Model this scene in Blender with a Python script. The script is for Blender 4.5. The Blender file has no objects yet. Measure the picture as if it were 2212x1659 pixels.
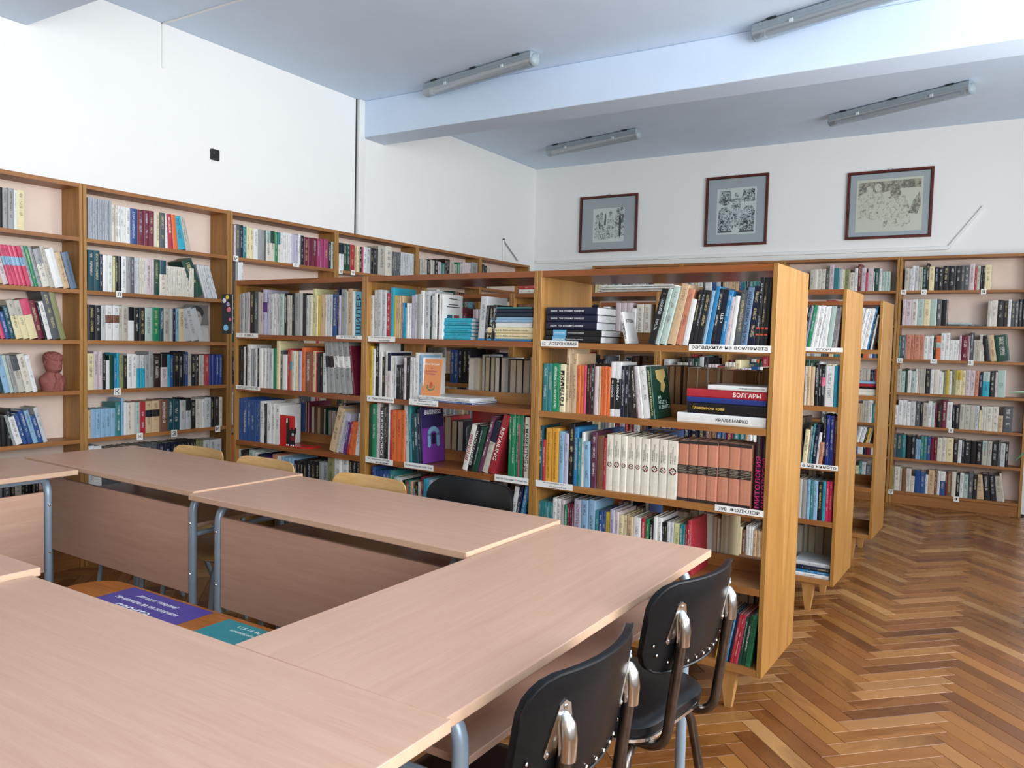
import bpy, bmesh, math, random
import numpy as np
from mathutils import Matrix, Vector

# ------------------------------------------------------------------ camera, world, lights, exposure
scn = bpy.context.scene
COL = scn.collection
CAM_H = 1.364
F_PX, YAW, PITCH, ROLL = 1710.33, -0.5527, -0.0552, -0.0249
cy, sy = math.cos(YAW), math.sin(YAW)
Fv, Rv, Uv = Vector((sy, cy, 0)), Vector((cy, -sy, 0)), Vector((0, 0, 1))
F2v = Fv * math.cos(PITCH) + Uv * math.sin(PITCH)
U2v = Uv * math.cos(PITCH) - Fv * math.sin(PITCH)
R2v = Rv * math.cos(ROLL) - U2v * math.sin(ROLL)
U3v = U2v * math.cos(ROLL) + Rv * math.sin(ROLL)
cam = bpy.data.cameras.new('camera')
cam.sensor_width = 36.0
cam.lens = F_PX * 36.0 / 2212.0
cam.clip_start = 0.02
camo = bpy.data.objects.new('camera', cam)
camo.matrix_world = Matrix(((R2v.x, U3v.x, -F2v.x, 0), (R2v.y, U3v.y, -F2v.y, 0), (R2v.z, U3v.z, -F2v.z, CAM_H), (0, 0, 0, 1)))
COL.objects.link(camo)
scn.camera = camo

vs = scn.view_settings
vs.view_transform = 'Standard'
vs.look = 'None'
vs.gamma = 1.0
vs.use_curve_mapping = False
vs.exposure = 0.0

world = bpy.data.worlds.new('overcast_sky')
scn.world = world
world.use_nodes = True
bg = world.node_tree.nodes['Background']
bg.inputs[0].default_value = (0.74, 0.87, 1.0, 1)
bg.inputs[1].default_value = 1.2

# room constants (metres); x to the right along the picture wall, y into the room, z up
XL, XR = -4.635, 2.0
YF, YB = -2.6, 7.929
ZC = 3.318
WIN = [(-2.2, 0.4), (1.0, 3.6), (3.95, 5.6)]     # window openings in the right-hand wall
WZ0, WZ1 = 0.95, 3.12
WIN_POWER = [205, 205, 120]
for i, (a, b) in enumerate(WIN):                 # daylight entering through each window
    l = bpy.data.lights.new('window_daylight', 'AREA')
    l.shape = 'RECTANGLE'
    l.size = b - a - 0.1
    l.size_y = WZ1 - WZ0 - 0.1
    l.energy = WIN_POWER[i]
    l.color = (0.955, 0.975, 1.0)
    lo = bpy.data.objects.new('window_daylight', l)
    lo.matrix_world = Matrix.Translation((XR + 0.16, (a + b) / 2, (WZ0 + WZ1) / 2)) @ Matrix.Rotation(math.radians(110), 4, 'Y') @ Matrix.Rotation(math.pi / 2, 4, 'Z')   # lamp tilted upward for effect, to brighten the ceiling
    COL.objects.link(lo)

random.seed(7)
RND = random.Random(11)
PI = math.pi

# ------------------------------------------------------------------ helpers
def lin(h):
    if isinstance(h, str):
        h = [int(h[i:i + 2], 16) for i in (0, 2, 4)]
    return tuple(((c / 255) / 12.92 if c / 255 <= 0.04045 else ((c / 255 + 0.055) / 1.055) ** 2.4) for c in h[:3]) + (1.0,)

class MB:
    def __init__(s):
        s.v, s.f = [], []
    def add(s, vs_, fs):
        o = len(s.v)
        s.v += [tuple(p) for p in vs_]
        s.f += [tuple(i + o for i in f) for f in fs]
        return s
    def box(s, x0, y0, z0, x1, y1, z1, m=None):
        p = [(x0, y0, z0), (x1, y0, z0), (x1, y1, z0), (x0, y1, z0), (x0, y0, z1), (x1, y0, z1), (x1, y1, z1), (x0, y1, z1)]
        if m is not None:
            p = [m @ Vector(q) for q in p]
        return s.add(p, [(0, 3, 2, 1), (4, 5, 6, 7), (0, 1, 5, 4), (1, 2, 6, 5), (2, 3, 7, 6), (3, 0, 4, 7)])
    def tube(s, pts, r, n=10):
        pts = [Vector(p) for p in pts]
        rings = []
        t0 = (pts[1] - pts[0]).normalized()
        up = Vector((0, 0, 1)) if abs(t0.z) < 0.9 else Vector((1, 0, 0))
        nrm = t0.cross(up).normalized()
        for i, p in enumerate(pts):
            a = pts[max(i - 1, 0)]; b = pts[min(i + 1, len(pts) - 1)]
            t = (b - a).normalized()
            nrm = (nrm - t * nrm.dot(t)).normalized()
            bn = t.cross(nrm)
            rr = r[i] if isinstance(r, (list, tuple)) else r
            rings.append([p + (nrm * math.cos(2 * PI * k / n) + bn * math.sin(2 * PI * k / n)) * rr for k in range(n)])
        vs_ = [q for ring in rings for q in ring]
        fs = []
        for i in range(len(pts) - 1):
            for k in range(n):
                fs.append((i * n + k, i * n + (k + 1) % n, (i + 1) * n + (k + 1) % n, (i + 1) * n + k))
        fs.append(tuple(range(n - 1, -1, -1)))
        fs.append(tuple((len(pts) - 1) * n + k for k in range(n)))
        return s.add(vs_, fs)
    def prism(s, outline, z0, z1, m=None):
        n = len(outline)
        p = [Vector((x, y, z0)) for x, y in outline] + [Vector((x, y, z1)) for x, y in outline]
        if m is not None:
            p = [m @ q for q in p]
        return s.add(p, [tuple(range(n - 1, -1, -1)), tuple(range(n, 2 * n))] + [(i, (i + 1) % n, n + (i + 1) % n, n + i) for i in range(n)])
    def dome(s, c, r, m=None, n=8, k=3, sq=1.0):
        vs_, fs = [], []
        for i in range(k + 1):
            a = (PI / 2) * i / k
            for j in range(n):
                vs_.append(Vector((r * math.cos(a) * math.cos(2 * PI * j / n), r * math.cos(a) * math.sin(2 * PI * j / n), r * sq * math.sin(a))))
        for i in range(k):
            for j in range(n):
                fs.append((i * n + j, i * n + (j + 1) % n, (i + 1) * n + (j + 1) % n, (i + 1) * n + j))
        fs.append(tuple(range(n - 1, -1, -1)))
        mm = Matrix.Translation(c) @ (m or Matrix())
        return s.add([mm @ q for q in vs_], fs)

def fillet(pts, r, n=5):
    pts = [Vector(p) for p in pts]
    out = [pts[0]]
    for i in range(1, len(pts) - 1):
        a, b, c = pts[i - 1], pts[i], pts[i + 1]
        d1, d2 = (a - b), (c - b)
        rr = min(r, d1.length * 0.49, d2.length * 0.49)
        p, q = b + d1.normalized() * rr, b + d2.normalized() * rr
        for k in range(n + 1):
            t = k / n
            out.append(p * (1 - t) ** 2 + b * 2 * t * (1 - t) + q * t * t)
    out.append(pts[-1])
    return out

def rrect(w, d, r, n=5, cx=0, cy_=0):
    o = []
    for (sx, sy_, a0) in ((1, 1, 0), (-1, 1, 90), (-1, -1, 180), (1, -1, 270)):
        for k in range(n + 1):
            a = math.radians(a0 + 90 * k / n)
            o.append((cx + sx * (w / 2 - r) + r * math.cos(a), cy_ + sy_ * (d / 2 - r) + r * math.sin(a)))
    return o

def mesh_of(name, mb, smooth=False, bevel=0, seg=2):
    me = bpy.data.meshes.new(name)
    me.from_pydata([tuple(v) for v in mb.v], [], mb.f)
    if bevel:
        bm = bmesh.new(); bm.from_mesh(me)
        bmesh.ops.bevel(bm, geom=[e for e in bm.edges if e.calc_face_angle(0) > 0.6], offset=bevel, segments=seg, profile=0.5, affect='EDGES', clamp_overlap=True)
        bm.to_mesh(me); bm.free()
    if smooth:
        me.polygons.foreach_set('use_smooth', [True] * len(me.polygons))
        me.set_sharp_from_angle(angle=math.radians(40))
    me.update()
    return me

def obj(name, mb, mat, parent=None, smooth=False, bevel=0, seg=2, loc=None, rotz=0, mw=None):
    me = mb if isinstance(mb, bpy.types.Mesh) else mesh_of(name, mb, smooth, bevel, seg)
    if mat is not None and not me.materials:
        me.materials.append(mat)
    o = bpy.data.objects.new(name, me)
    COL.objects.link(o)
    if parent is not None:
        o.parent = parent
    if mw is not None:
        o.matrix_local = mw
    elif loc is not None:
        o.location = loc
        o.rotation_euler = (0, 0, rotz)
    return o

def tag(o, label, cat, group=None):
    o['label'] = label
    o['category'] = cat
    if group:
        o['group'] = group
    return o

def thing(name, label, cat, loc=(0, 0, 0), rotz=0, group=None):
    o = bpy.data.objects.new(name, None)
    o.empty_display_size = 0.05
    COL.objects.link(o)
    o.location = loc
    o.rotation_euler = (0, 0, rotz)
    return tag(o, label, cat, group)

def struct(o):
    o['kind'] = 'structure'
    return o

# ------------------------------------------------------------------ materials
class NT:
    def __init__(s, name):
        s.m = bpy.data.materials.new(name); s.m.use_nodes = True
        s.t = s.m.node_tree
        s.b = s.t.nodes['Principled BSDF']
        s.out = s.t.nodes['Material Output']
    def n(s, typ, **kw):
        nd = s.t.nodes.new(typ)
        for k, v in kw.items():
            setattr(nd, k, v)
        return nd
    def l(s, a, b):
        s.t.links.new(a, b)
    def val(s, sock, v):
        if isinstance(v, (int, float)):
            sock.default_value = v
        elif isinstance(v, tuple):
            sock.default_value = v
        else:
            s.l(v, sock)
    def math(s, op, a, b=0.0, c=None, clamp=False):
        nd = s.n('ShaderNodeMath', operation=op); nd.use_clamp = clamp
        s.val(nd.inputs[0], a); s.val(nd.inputs[1], b)
        if c is not None:
            s.val(nd.inputs[2], c)
        return nd.outputs[0]
    def mix(s, f, a, b, mode='MIX'):
        nd = s.n('ShaderNodeMix', data_type='RGBA', blend_type=mode)
        s.val(nd.inputs[0], f); s.val(nd.inputs[6], a); s.val(nd.inputs[7], b)
        return nd.outputs[2]
    def coord(s, scale=(1, 1, 1), kind='Object', rot=(0, 0, 0)):
        tc = s.n('ShaderNodeTexCoord'); mp = s.n('ShaderNodeMapping')
        mp.inputs['Scale'].default_value = scale
        mp.inputs['Rotation'].default_value = rot
        s.l(tc.outputs[kind], mp.inputs[0])
        return mp.outputs[0]
    def noise(s, vec, scale=5, detail=4, rough=0.55, dist=0.0):
        nd = s.n('ShaderNodeTexNoise')
        nd.inputs['Scale'].default_value = scale; nd.inputs['Detail'].default_value = detail
        nd.inputs['Roughness'].default_value = rough; nd.inputs['Distortion'].default_value = dist
        if vec is not None:
            s.l(vec, nd.inputs['Vector'])
        return nd.outputs[0]
    def ramp(s, f, stops):
        nd = s.n('ShaderNodeValToRGB'); s.l(f, nd.inputs[0])
        cr = nd.color_ramp
        while len(cr.elements) < len(stops):
            cr.elements.new(0.5)
        for e, (p, c) in zip(cr.elements, stops):
            e.position = p; e.color = c
        return nd.outputs[0]
    def bump(s, h, strength=0.1, dist=0.002):
        nd = s.n('ShaderNodeBump'); nd.inputs['Strength'].default_value = strength; nd.inputs['Distance'].default_value = dist
        s.l(h, nd.inputs['Height']); s.l(nd.outputs[0], s.b.inputs['Normal'])
    def set(s, col=None, rough=None, metal=None, spec=None):
        if col is not None: s.val(s.b.inputs['Base Color'], col)
        if rough is not None: s.val(s.b.inputs['Roughness'], rough)
        if metal is not None: s.val(s.b.inputs['Metallic'], metal)
        if spec is not None: s.val(s.b.inputs['Specular IOR Level'], spec)
        return s.m

def plain(name, hexcol, rough=0.5, metal=0.0, var=0.08, scale=30, bump=0.0, spec=0.5):
    t = NT(name)
    c = lin(hexcol)
    n = t.noise(t.coord(), scale, 3)
    d = tuple(x * (1 - var) for x in c[:3]) + (1,)
    e = tuple(min(1, x * (1 + var)) for x in c[:3]) + (1,)
    t.set(t.ramp(n, [(0.3, d), (0.7, e)]), rough, metal, spec)
    if bump:
        t.bump(n, bump)
    return t.m

def wood(name, c0, c1, c2, scale, rough=0.4, fine=1.0, spec=0.4, objrand=0.0):
    t = NT(name)
    v = t.coord(scale)
    big = t.noise(v, 1.0, 5, 0.6, 0.6)
    fin = t.noise(t.coord(tuple(x * 7 for x in scale)), 1.0, 3, 0.6)
    f = t.math('ADD', t.math('MULTIPLY', big, 0.7), t.math('MULTIPLY', fin, 0.3))
    col = t.ramp(f, [(0.32, lin(c0)), (0.5, lin(c1)), (0.68, lin(c2))])
    if objrand:
        oi = t.n('ShaderNodeObjectInfo')
        k = t.math('MULTIPLY_ADD', oi.outputs['Random'], objrand, 1 - objrand / 2)
        hs = t.n('ShaderNodeHueSaturation'); t.l(k, hs.inputs['Value']); t.l(col, hs.inputs['Color'])
        col = hs.outputs[0]
    t.set(col, rough, 0, spec)
    t.bump(fin, 0.08 * fine, 0.001)
    return t.m

M = {}
M['wall'] = plain('white_plaster', 'F0F0EC', 0.9, var=0.005, scale=6, bump=0.05)
M['rear_wall'] = plain('ochre_rear_wall', 'A89A86', 0.9, var=0.03, scale=6)
M['ceiling'] = plain('pale_blue_whitewash', 'D7E7F8', 0.9, var=0.02, scale=3, bump=0.05)
M['backpanel'] = plain('pinkish_board', 'E3CDBE', 0.8, var=0.03, scale=8)
M['oak_v'] = wood('honey_oak_upright', '8C5C2A', 'A27439', 'B6884C', (14, 14, 0.9), 0.35, objrand=0.12)
M['oak_h'] = wood('honey_oak_board', '885228', '9E6A38', 'B07C48', (0.9, 14, 14), 0.35, objrand=0.12)
M['oak_dark'] = wood('reddish_oak_shelf', '74401E', '8C5029', '9E6234', (0.9, 14, 14), 0.3, objrand=0.1)
M['wall_oak_v'] = wood('wall_case_upright', '8E6230', 'A6783F', 'BC8C50', (14, 14, 0.9), 0.45, objrand=0.1)
M['wall_oak_h'] = wood('wall_case_board', '845228', '9C6636', 'B07A44', (0.9, 14, 14), 0.45, objrand=0.1)
M['leg_wood'] = wood('pale_leg_wood', 'A0703A', 'B4844A', 'C4965A', (20, 20, 2), 0.4)
M['beech'] = wood('beech_laminate', 'BE957E', 'C49C85', 'CBA48E', (2.2, 40, 40), 0.36, 0.2)
M['beech_lit_edge'] = plain('beech_edge_painted_light', 'CCA88C', 0.4, var=0.04)  # table edges paler than the top: light on them is in the colour
M['ply'] = wood('chair_plywood', 'BC9158', 'CFA468', 'DDB57C', (3, 3, 25), 0.35)
M['lowtable'] = wood('orange_varnished_wood', '8A4A18', 'A55C20', 'B8702E', (2, 18, 18), 0.22)
M['steel'] = plain('blue_grey_enamel', '8FA0AE', 0.35, 0.2, var=0.05)
M['chrome'] = plain('worn_chrome', 'D8D8D6', 0.2, 1.0, var=0.05)
M['gunmetal'] = plain('tarnished_tube', '6A625C', 0.28, 0.95, var=0.25, scale=40)
M['leather'] = plain('black_leatherette', '0E1013', 0.36, var=0.25, scale=60, bump=0.06, spec=0.32)
M['seam'] = plain('black_thread', '2A2D31', 0.5)
M['card'] = plain('white_card', 'EDEBE4', 0.6, var=0.03)
M['ink'] = plain('black_ink', '26262A', 0.6, var=0.0)
M['white_ink'] = plain('white_ink', 'F0EEE8', 0.5, var=0.0)
M['duct'] = plain('white_plastic_duct', 'ECECE8', 0.45, var=0.02)
M['black_plate'] = plain('black_plate', '14181A', 0.5)
M['frame'] = wood('mahogany_frame', '3A1A18', '5A2620', '6E342A', (6, 6, 6), 0.3)
M['frame_dark'] = plain('frame_dark_lip', '1C1413', 0.35)
M['matboard'] = plain('grey_mat_board', 'A8ACAC', 0.8, var=0.03, scale=12)
M['terracotta'] = plain('pink_terracotta', '94564E', 0.75, var=0.2, scale=22, bump=0.25)
M['red'] = plain('red_enamel', 'C41A1C', 0.3, var=0.03)
M['black_paint'] = plain('black_paint', '141314', 0.4)
M['grey_paint'] = plain('pale_grey_paint', 'B8B4B0', 0.5)
M['dark_red'] = plain('dark_red_paint', '7E1420', 0.4)
M['grey_metal'] = plain('grey_metal', '7E8C8C', 0.4, 0.3)
M['purple_poster'] = plain('purple_poster_paper', '4A3C92', 0.3, var=0.05)
M['teal_poster'] = plain('teal_poster_paper', '12868C', 0.3, var=0.05)
M['lamp_base'] = plain('lamp_housing_plastic', '9CA8AE', 0.4, var=0.05)
M['lamp_cap'] = plain('lamp_end_plastic', 'D4DCE0', 0.2, var=0.02)
M['clip'] = plain('dark_clip', '20282C', 0.5)
M['tube'] = plain('unlit_tube', 'E8ECEE', 0.3, var=0.01)
M['news'] = plain('newsprint', 'CFCBC0', 0.8, var=0.2, scale=25)
M['leaf'] = plain('leaf_green', '3E8A5C', 0.35, var=0.25, scale=9)
M['leaf_pale'] = plain('leaf_pale', '8CC8A8', 0.3, var=0.15, scale=9)
M['pot'] = plain('clay_pot', 'A0583A', 0.7, var=0.1)
M['soil'] = plain('potting_soil', '2E2218', 0.95, var=0.3, scale=80)
M['win_frame'] = plain('window_paint', 'E8E8E4', 0.4, var=0.02)

def glassy(name, col, rough, alpha, facing=0.6):
    t = NT(name)
    tr = t.n('ShaderNodeBsdfTransparent'); tr.inputs[0].default_value = col
    gl = t.n('ShaderNodeBsdfGlossy'); gl.inputs['Roughness'].default_value = rough
    df = t.n('ShaderNodeBsdfDiffuse'); df.inputs[0].default_value = col
    mx = t.n('ShaderNodeMixShader'); mx.inputs[0].default_value = 0.5
    t.l(df.outputs[0], mx.inputs[1]); t.l(gl.outputs[0], mx.inputs[2])
    m2 = t.n('ShaderNodeMixShader'); m2.inputs[0].default_value = alpha
    t.l(tr.outputs[0], m2.inputs[1]); t.l(mx.outputs[0], m2.inputs[2])
    t.l(m2.outputs[0], t.out.inputs[0])
    return t.m
M['pane'] = glassy('window_glass', (0.96, 0.98, 1, 1), 0.02, 0.06)
M['diffuser'] = glassy('clear_lamp_cover', (0.72, 0.79, 0.83, 1), 0.25, 0.45)
M['picture_glass'] = glassy('picture_glass', (0.97, 0.99, 1, 1), 0.05, 0.05)

def parquet():
    t = NT('oak_parquet')
    at = t.n('ShaderNodeAttribute', attribute_name='pc')
    lc = t.n('ShaderNodeAttribute', attribute_name='pl')
    mp = t.n('ShaderNodeMapping'); mp.inputs['Scale'].default_value = (3, 40, 1); t.l(lc.outputs['Vector'], mp.inputs[0])
    g = t.noise(mp.outputs[0], 1.0, 5, 0.62, 0.5)
    mp2 = t.n('ShaderNodeMapping'); mp2.inputs['Scale'].default_value = (2.2, 7, 1); t.l(lc.outputs['Vector'], mp2.inputs[0])
    g2 = t.noise(mp2.outputs[0], 1.0, 3, 0.5, 0.8)
    k = t.math('MULTIPLY_ADD', g, 0.9, 0.55)
    dark = t.ramp(g2, [(0.26, (0.42, 0.33, 0.3, 1)), (0.46, (1, 1, 1, 1))])
    c = t.mix(1.0, at.outputs['Color'], t.ramp(k, [(0.5, (0.55, 0.5, 0.45, 1)), (1.0, (1, 1, 1, 1)), ]), 'MULTIPLY')
    c = t.mix(0.8, c, dark, 'MULTIPLY')
    t.set(c, t.math('MULTIPLY_ADD', g2, 0.25, 0.16), 0, 0.5)
    t.bump(g, 0.05, 0.001)
    return t.m
M['parquet'] = parquet()
M['subfloor'] = plain('dark_joint', '2A1B10', 0.8)

def book_cover():
    t = NT('book_cover')
    A = t.n('ShaderNodeAttribute', attribute_name='ca').outputs['Color']
    B = t.n('ShaderNodeAttribute', attribute_name='cb').outputs['Color']
    I = t.n('ShaderNodeAttribute', attribute_name='ci').outputs['Color']
    sp = t.n('ShaderNodeSeparateXYZ'); t.l(t.n('ShaderNodeAttribute', attribute_name='par').outputs['Vector'], sp.inputs[0])
    sl = t.n('ShaderNodeSeparateXYZ'); t.l(t.n('ShaderNodeAttribute', attribute_name='loc').outputs['Vector'], sl.inputs[0])
    u, h, s = sl.outputs
    z1, z2, seed = sp.outputs
    inb = t.math('MULTIPLY', t.math('GREATER_THAN', h, z1), t.math('LESS_THAN', h, z2))
    base = t.mix(inb, A, B)
    # worn print along the spine
    cv = t.n('ShaderNodeCombineXYZ')
    t.l(t.math('FLOOR', t.math('MULTIPLY', h, 84)), cv.inputs[0]); t.l(t.math('FLOOR', t.math('MULTIPLY', u, 8)), cv.inputs[1]); t.l(t.math('MULTIPLY', seed, 977), cv.inputs[2])
    wn = t.n('ShaderNodeTexWhiteNoise', noise_dimensions='3D'); t.l(cv.outputs[0], wn.inputs['Vector'])
    cw = t.n('ShaderNodeCombineXYZ')
    t.l(t.math('FLOOR', t.math('MULTIPLY', h, 11)), cw.inputs[0]); t.l(t.math('MULTIPLY', seed, 311), cw.inputs[1])
    wd = t.n('ShaderNodeTexWhiteNoise', noise_dimensions='2D'); t.l(cw.outputs[0], wd.inputs['Vector'])
    du = t.math('ABSOLUTE', t.math('SUBTRACT', u, 0.5))
    m = t.math('MULTIPLY', t.math('GREATER_THAN', wn.outputs['Value'], 0.42), t.math('LESS_THAN', du, 0.19))
    m = t.math('MULTIPLY', m, t.math('GREATER_THAN', wd.outputs['Value'], 0.3))
    m = t.math('MULTIPLY', m, t.math('GREATER_THAN', h, t.math('MULTIPLY_ADD', seed, 0.3, 0.1)))
    m = t.math('MULTIPLY', m, t.math('LESS_THAN', h, 0.92))
    m = t.math('MULTIPLY', m, t.math('GREATER_THAN', s, 0.5))
    m = t.math('MULTIPLY', m, t.math('GREATER_THAN', seed, 0.12))
    m = t.math('MULTIPLY', m, 0.6)
    c = t.mix(m, base, I)
    n = t.noise(t.coord(), 45, 3)
    c = t.mix(0.25, c, t.ramp(n, [(0.3, (0.6, 0.6, 0.6, 1)), (0.7, (1, 1, 1, 1))]), 'MULTIPLY')
    t.set(c, t.math('MULTIPLY_ADD', seed, 0.35, 0.25), 0, 0.4)
    return t.m
M['book'] = book_cover()
def pages():
    t = NT('page_block')
    A = t.n('ShaderNodeAttribute', attribute_name='ca').outputs['Color']
    n = t.noise(t.coord((300, 40, 300)), 1.0, 2)
    t.set(t.mix(0.35, A, t.ramp(n, [(0.3, (0.55, 0.52, 0.48, 1)), (0.7, (1, 1, 1, 1))]), 'MULTIPLY'), 0.85, 0, 0.2)
    return t.m
M['pages'] = pages()
INKS = {}
def ink(hexc):
    if hexc not in INKS:
        INKS[hexc] = plain('print_ink_' + hexc, hexc, 0.55, var=0.0)
    return INKS[hexc]

# ------------------------------------------------------------------ lettering
TXT = {}
def text_data(body, bold=0.0):
    key = (body, bold)
    if key in TXT:
        return TXT[key]
    c = bpy.data.curves.new('lettering', 'FONT')
    c.body = body; c.size = 1.0; c.resolution_u = 2; c.fill_mode = 'FRONT'; c.offset = bold
    o = bpy.data.objects.new('lettering', c)
    ts = bpy.data.scenes.new('lettering_workshop')          # small separate scene keeps this quick
    ts.collection.objects.link(o)
    ts.view_layers[0].update()
    dg = ts.view_layers[0].depsgraph
    me = bpy.data.meshes.new_from_object(o.evaluated_get(dg))
    v = np.empty(len(me.vertices) * 3); me.vertices.foreach_get('co', v); v = v.reshape(-1, 3)
    f = [tuple(p.vertices) for p in me.polygons]
    bpy.data.scenes.remove(ts); bpy.data.objects.remove(o); bpy.data.curves.remove(c); bpy.data.meshes.remove(me)
    if len(v) == 0:
        v = np.zeros((3, 3)); f = [(0, 1, 2)]
    lo, hi = v.min(0), v.max(0)
    TXT[key] = (v - (lo + hi) / 2, f, hi - lo)
    return TXT[key]

def lettering(parent, body, origin, xd, up, width, height, mat, bold=0.0, name='lettering'):
    """text block centred at origin; xd / up are unit vectors; fits inside width x height"""
    v, f, dim = text_data(body, bold)
    k = min(width / max(dim[0], 1e-6), height / max(dim[1], 1e-6))
    xd, up = np.array(xd, float), np.array(up, float)
    kx = min(width / max(dim[0], 1e-6), k * 1.35)
    p = np.array(origin)[None, :] + v[:, 0:1] * kx * xd[None, :] + v[:, 1:2] * k * up[None, :]
    mb = MB(); mb.add([tuple(q) for q in p], f)
    return obj(name, mb, mat, parent)

# ------------------------------------------------------------------ room shell
struct(obj('wall_left', MB().box(XL - 0.2, YF - 0.2, 0, XL, YB + 0.2, ZC), M['wall']))
struct(obj('wall_back', MB().box(XL, YB, 0, XR + 0.3, YB + 0.2, ZC), M['wall']))
struct(obj('wall_front', MB().box(XL, YF - 0.2, 0, XR + 0.3, YF, ZC), M['rear_wall']))
wr = MB()
wr.box(XR, YF, 0, XR + 0.3, YB, WZ0)
wr.box(XR, YF, WZ1, XR + 0.3, YB, ZC)
edges = [YF] + [q for w in WIN for q in w] + [YB]
for i in range(0, len(edges), 2):
    wr.box(XR, edges[i], WZ0, XR + 0.3, edges[i + 1], WZ1)
struct(obj('wall_right', wr, M['wall']))
for i, (a, b) in enumerate(WIN):
    w = bpy.data.objects.new('window_%d' % (i + 1), None); COL.objects.link(w); struct(w)
    w.location = (XR, a, WZ0)
    fr = MB()
    L, H = b - a, WZ1 - WZ0
    for k in range(4):
        y = k * (L - 0.06) / 3
        fr.box(0.06, y, 0, 0.12, y + 0.06, H)
    for z in (0, H * 0.68, H - 0.06):
        fr.box(0.06, 0, z, 0.12, L, z + 0.06)
    obj('window_frame', fr, M['win_frame'], w)
    obj('window_sill', MB().box(-0.12, -0.03, -0.04, 0.06, L + 0.03, -0.002), M['win_frame'], w)
    for k in range(3):
        y = k * (L - 0.06) / 3 + 0.06
        y2 = (k + 1) * (L - 0.06) / 3
        for z0, z1 in ((0.06, H * 0.68), (H * 0.68 + 0.06, H - 0.06)):
            obj('pane', MB().box(0.086, y, z0, 0.092, y2, z1), M['pane'], w)
ceil = struct(obj('ceiling', MB().box(XL - 0.2, YF - 0.2, ZC, XR + 0.3, YB + 0.2, ZC + 0.2), M['ceiling']))
for y in (5.025, 2.075, -0.875):
    obj('beam', MB().box(XL, y, ZC - 0.298, XR, y + 0.285, ZC), M['ceiling'], ceil, bevel=0.008)

# herringbone parquet: strips 42 x 7 cm laid at 45 degrees
PL, PW = 0.42, 0.07
floor = struct(obj('floor', MB().box(XL - 0.2, YF - 0.2, -0.12, XR + 0.3, YB + 0.2, -0.006), M['subfloor']))
PTONE = ['8E5A2C', '94602F', '9C6836', '7E4C24', 'A87646', '86522A', '986430', '744420', 'B28250', '905C2A', 'A06E3C', '8A562A']
planks = []
prnd = random.Random(5)
c45 = math.sqrt(0.5)
P0 = Vector((-0.395, 2.70))
for m in range(-8, 6):
    for k in range(-75, 110):
        for vert in (0, 1):
            if vert == 0:
                u0, v0, du, dv = k * PW + m * PL, k * PW - m * PL, PL, PW
            else:
                u0, v0, du, dv = k * PW + m * PL + PL, (k + 1) * PW - PL - m * PL, PW, PL
            cu, cv_ = u0 + du / 2, v0 + dv / 2
            X = P0.x + (cu - cv_) * c45
            Y = P0.y + (cu + cv_) * c45
            if not (XL + 0.1 < X < XR - 0.1 and YF + 0.1 < Y < YB - 0.05):
                continue
            planks.append((X, Y, (PI / 4 if vert == 0 else 3 * PI / 4), prnd.choice(PTONE), prnd.uniform(-0.0006, 0), prnd.random() * 50, prnd.uniform(0.74, 0.98)))
def plank_arrays(p):
    X, Y, a, tone, dz, off, br = p
    hl, hw, ch = PL / 2 - 0.0006, PW / 2 - 0.0006, 0.0012
    ca_, sa_ = math.cos(a), math.sin(a)
    loc = []
    for z, ins in ((-0.0055, 0), (-ch, 0), (0, ch)):
        for sx, sy_ in ((-1, -1), (1, -1), (1, 1), (-1, 1)):
            loc.append((sx * (hl - ins), sy_ * (hw - ins), z + dz))
    fs = [(8, 9, 10, 11)]
    for r in (0, 4):
        for i in range(4):
            fs.append((r + i, r + (i + 1) % 4, r + 4 + (i + 1) % 4, r + 4 + i))
    w = [(X + x * ca_ - y * sa_, Y + x * sa_ + y * ca_, z) for x, y, z in loc]
    c = lin(tone); c = tuple(min(1, q * br) for q in c[:3]) + (1,)
    return w, fs, [c] * 12, [(x + off, y + off * 0.37, off) for x, y, z in loc]
def plank_mesh(name, ps):
    V, F, C, L = [], [], [], []
    for p in ps:
        w, fs, c, l = plank_arrays(p)
        o = len(V); V += w; F += [tuple(i + o for i in f) for f in fs]; C += c; L += l
    me = bpy.data.meshes.new(name); me.from_pydata(V, [], F)
    a = me.attributes.new('pc', 'FLOAT_COLOR', 'POINT'); a.data.foreach_set('color', np.array(C, 'f').ravel())
    a = me.attributes.new('pl', 'FLOAT_VECTOR', 'POINT'); a.data.foreach_set('vector', np.array(L, 'f').ravel())
    me.materials.append(M['parquet'])
    return me
PIDX = {}
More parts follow.
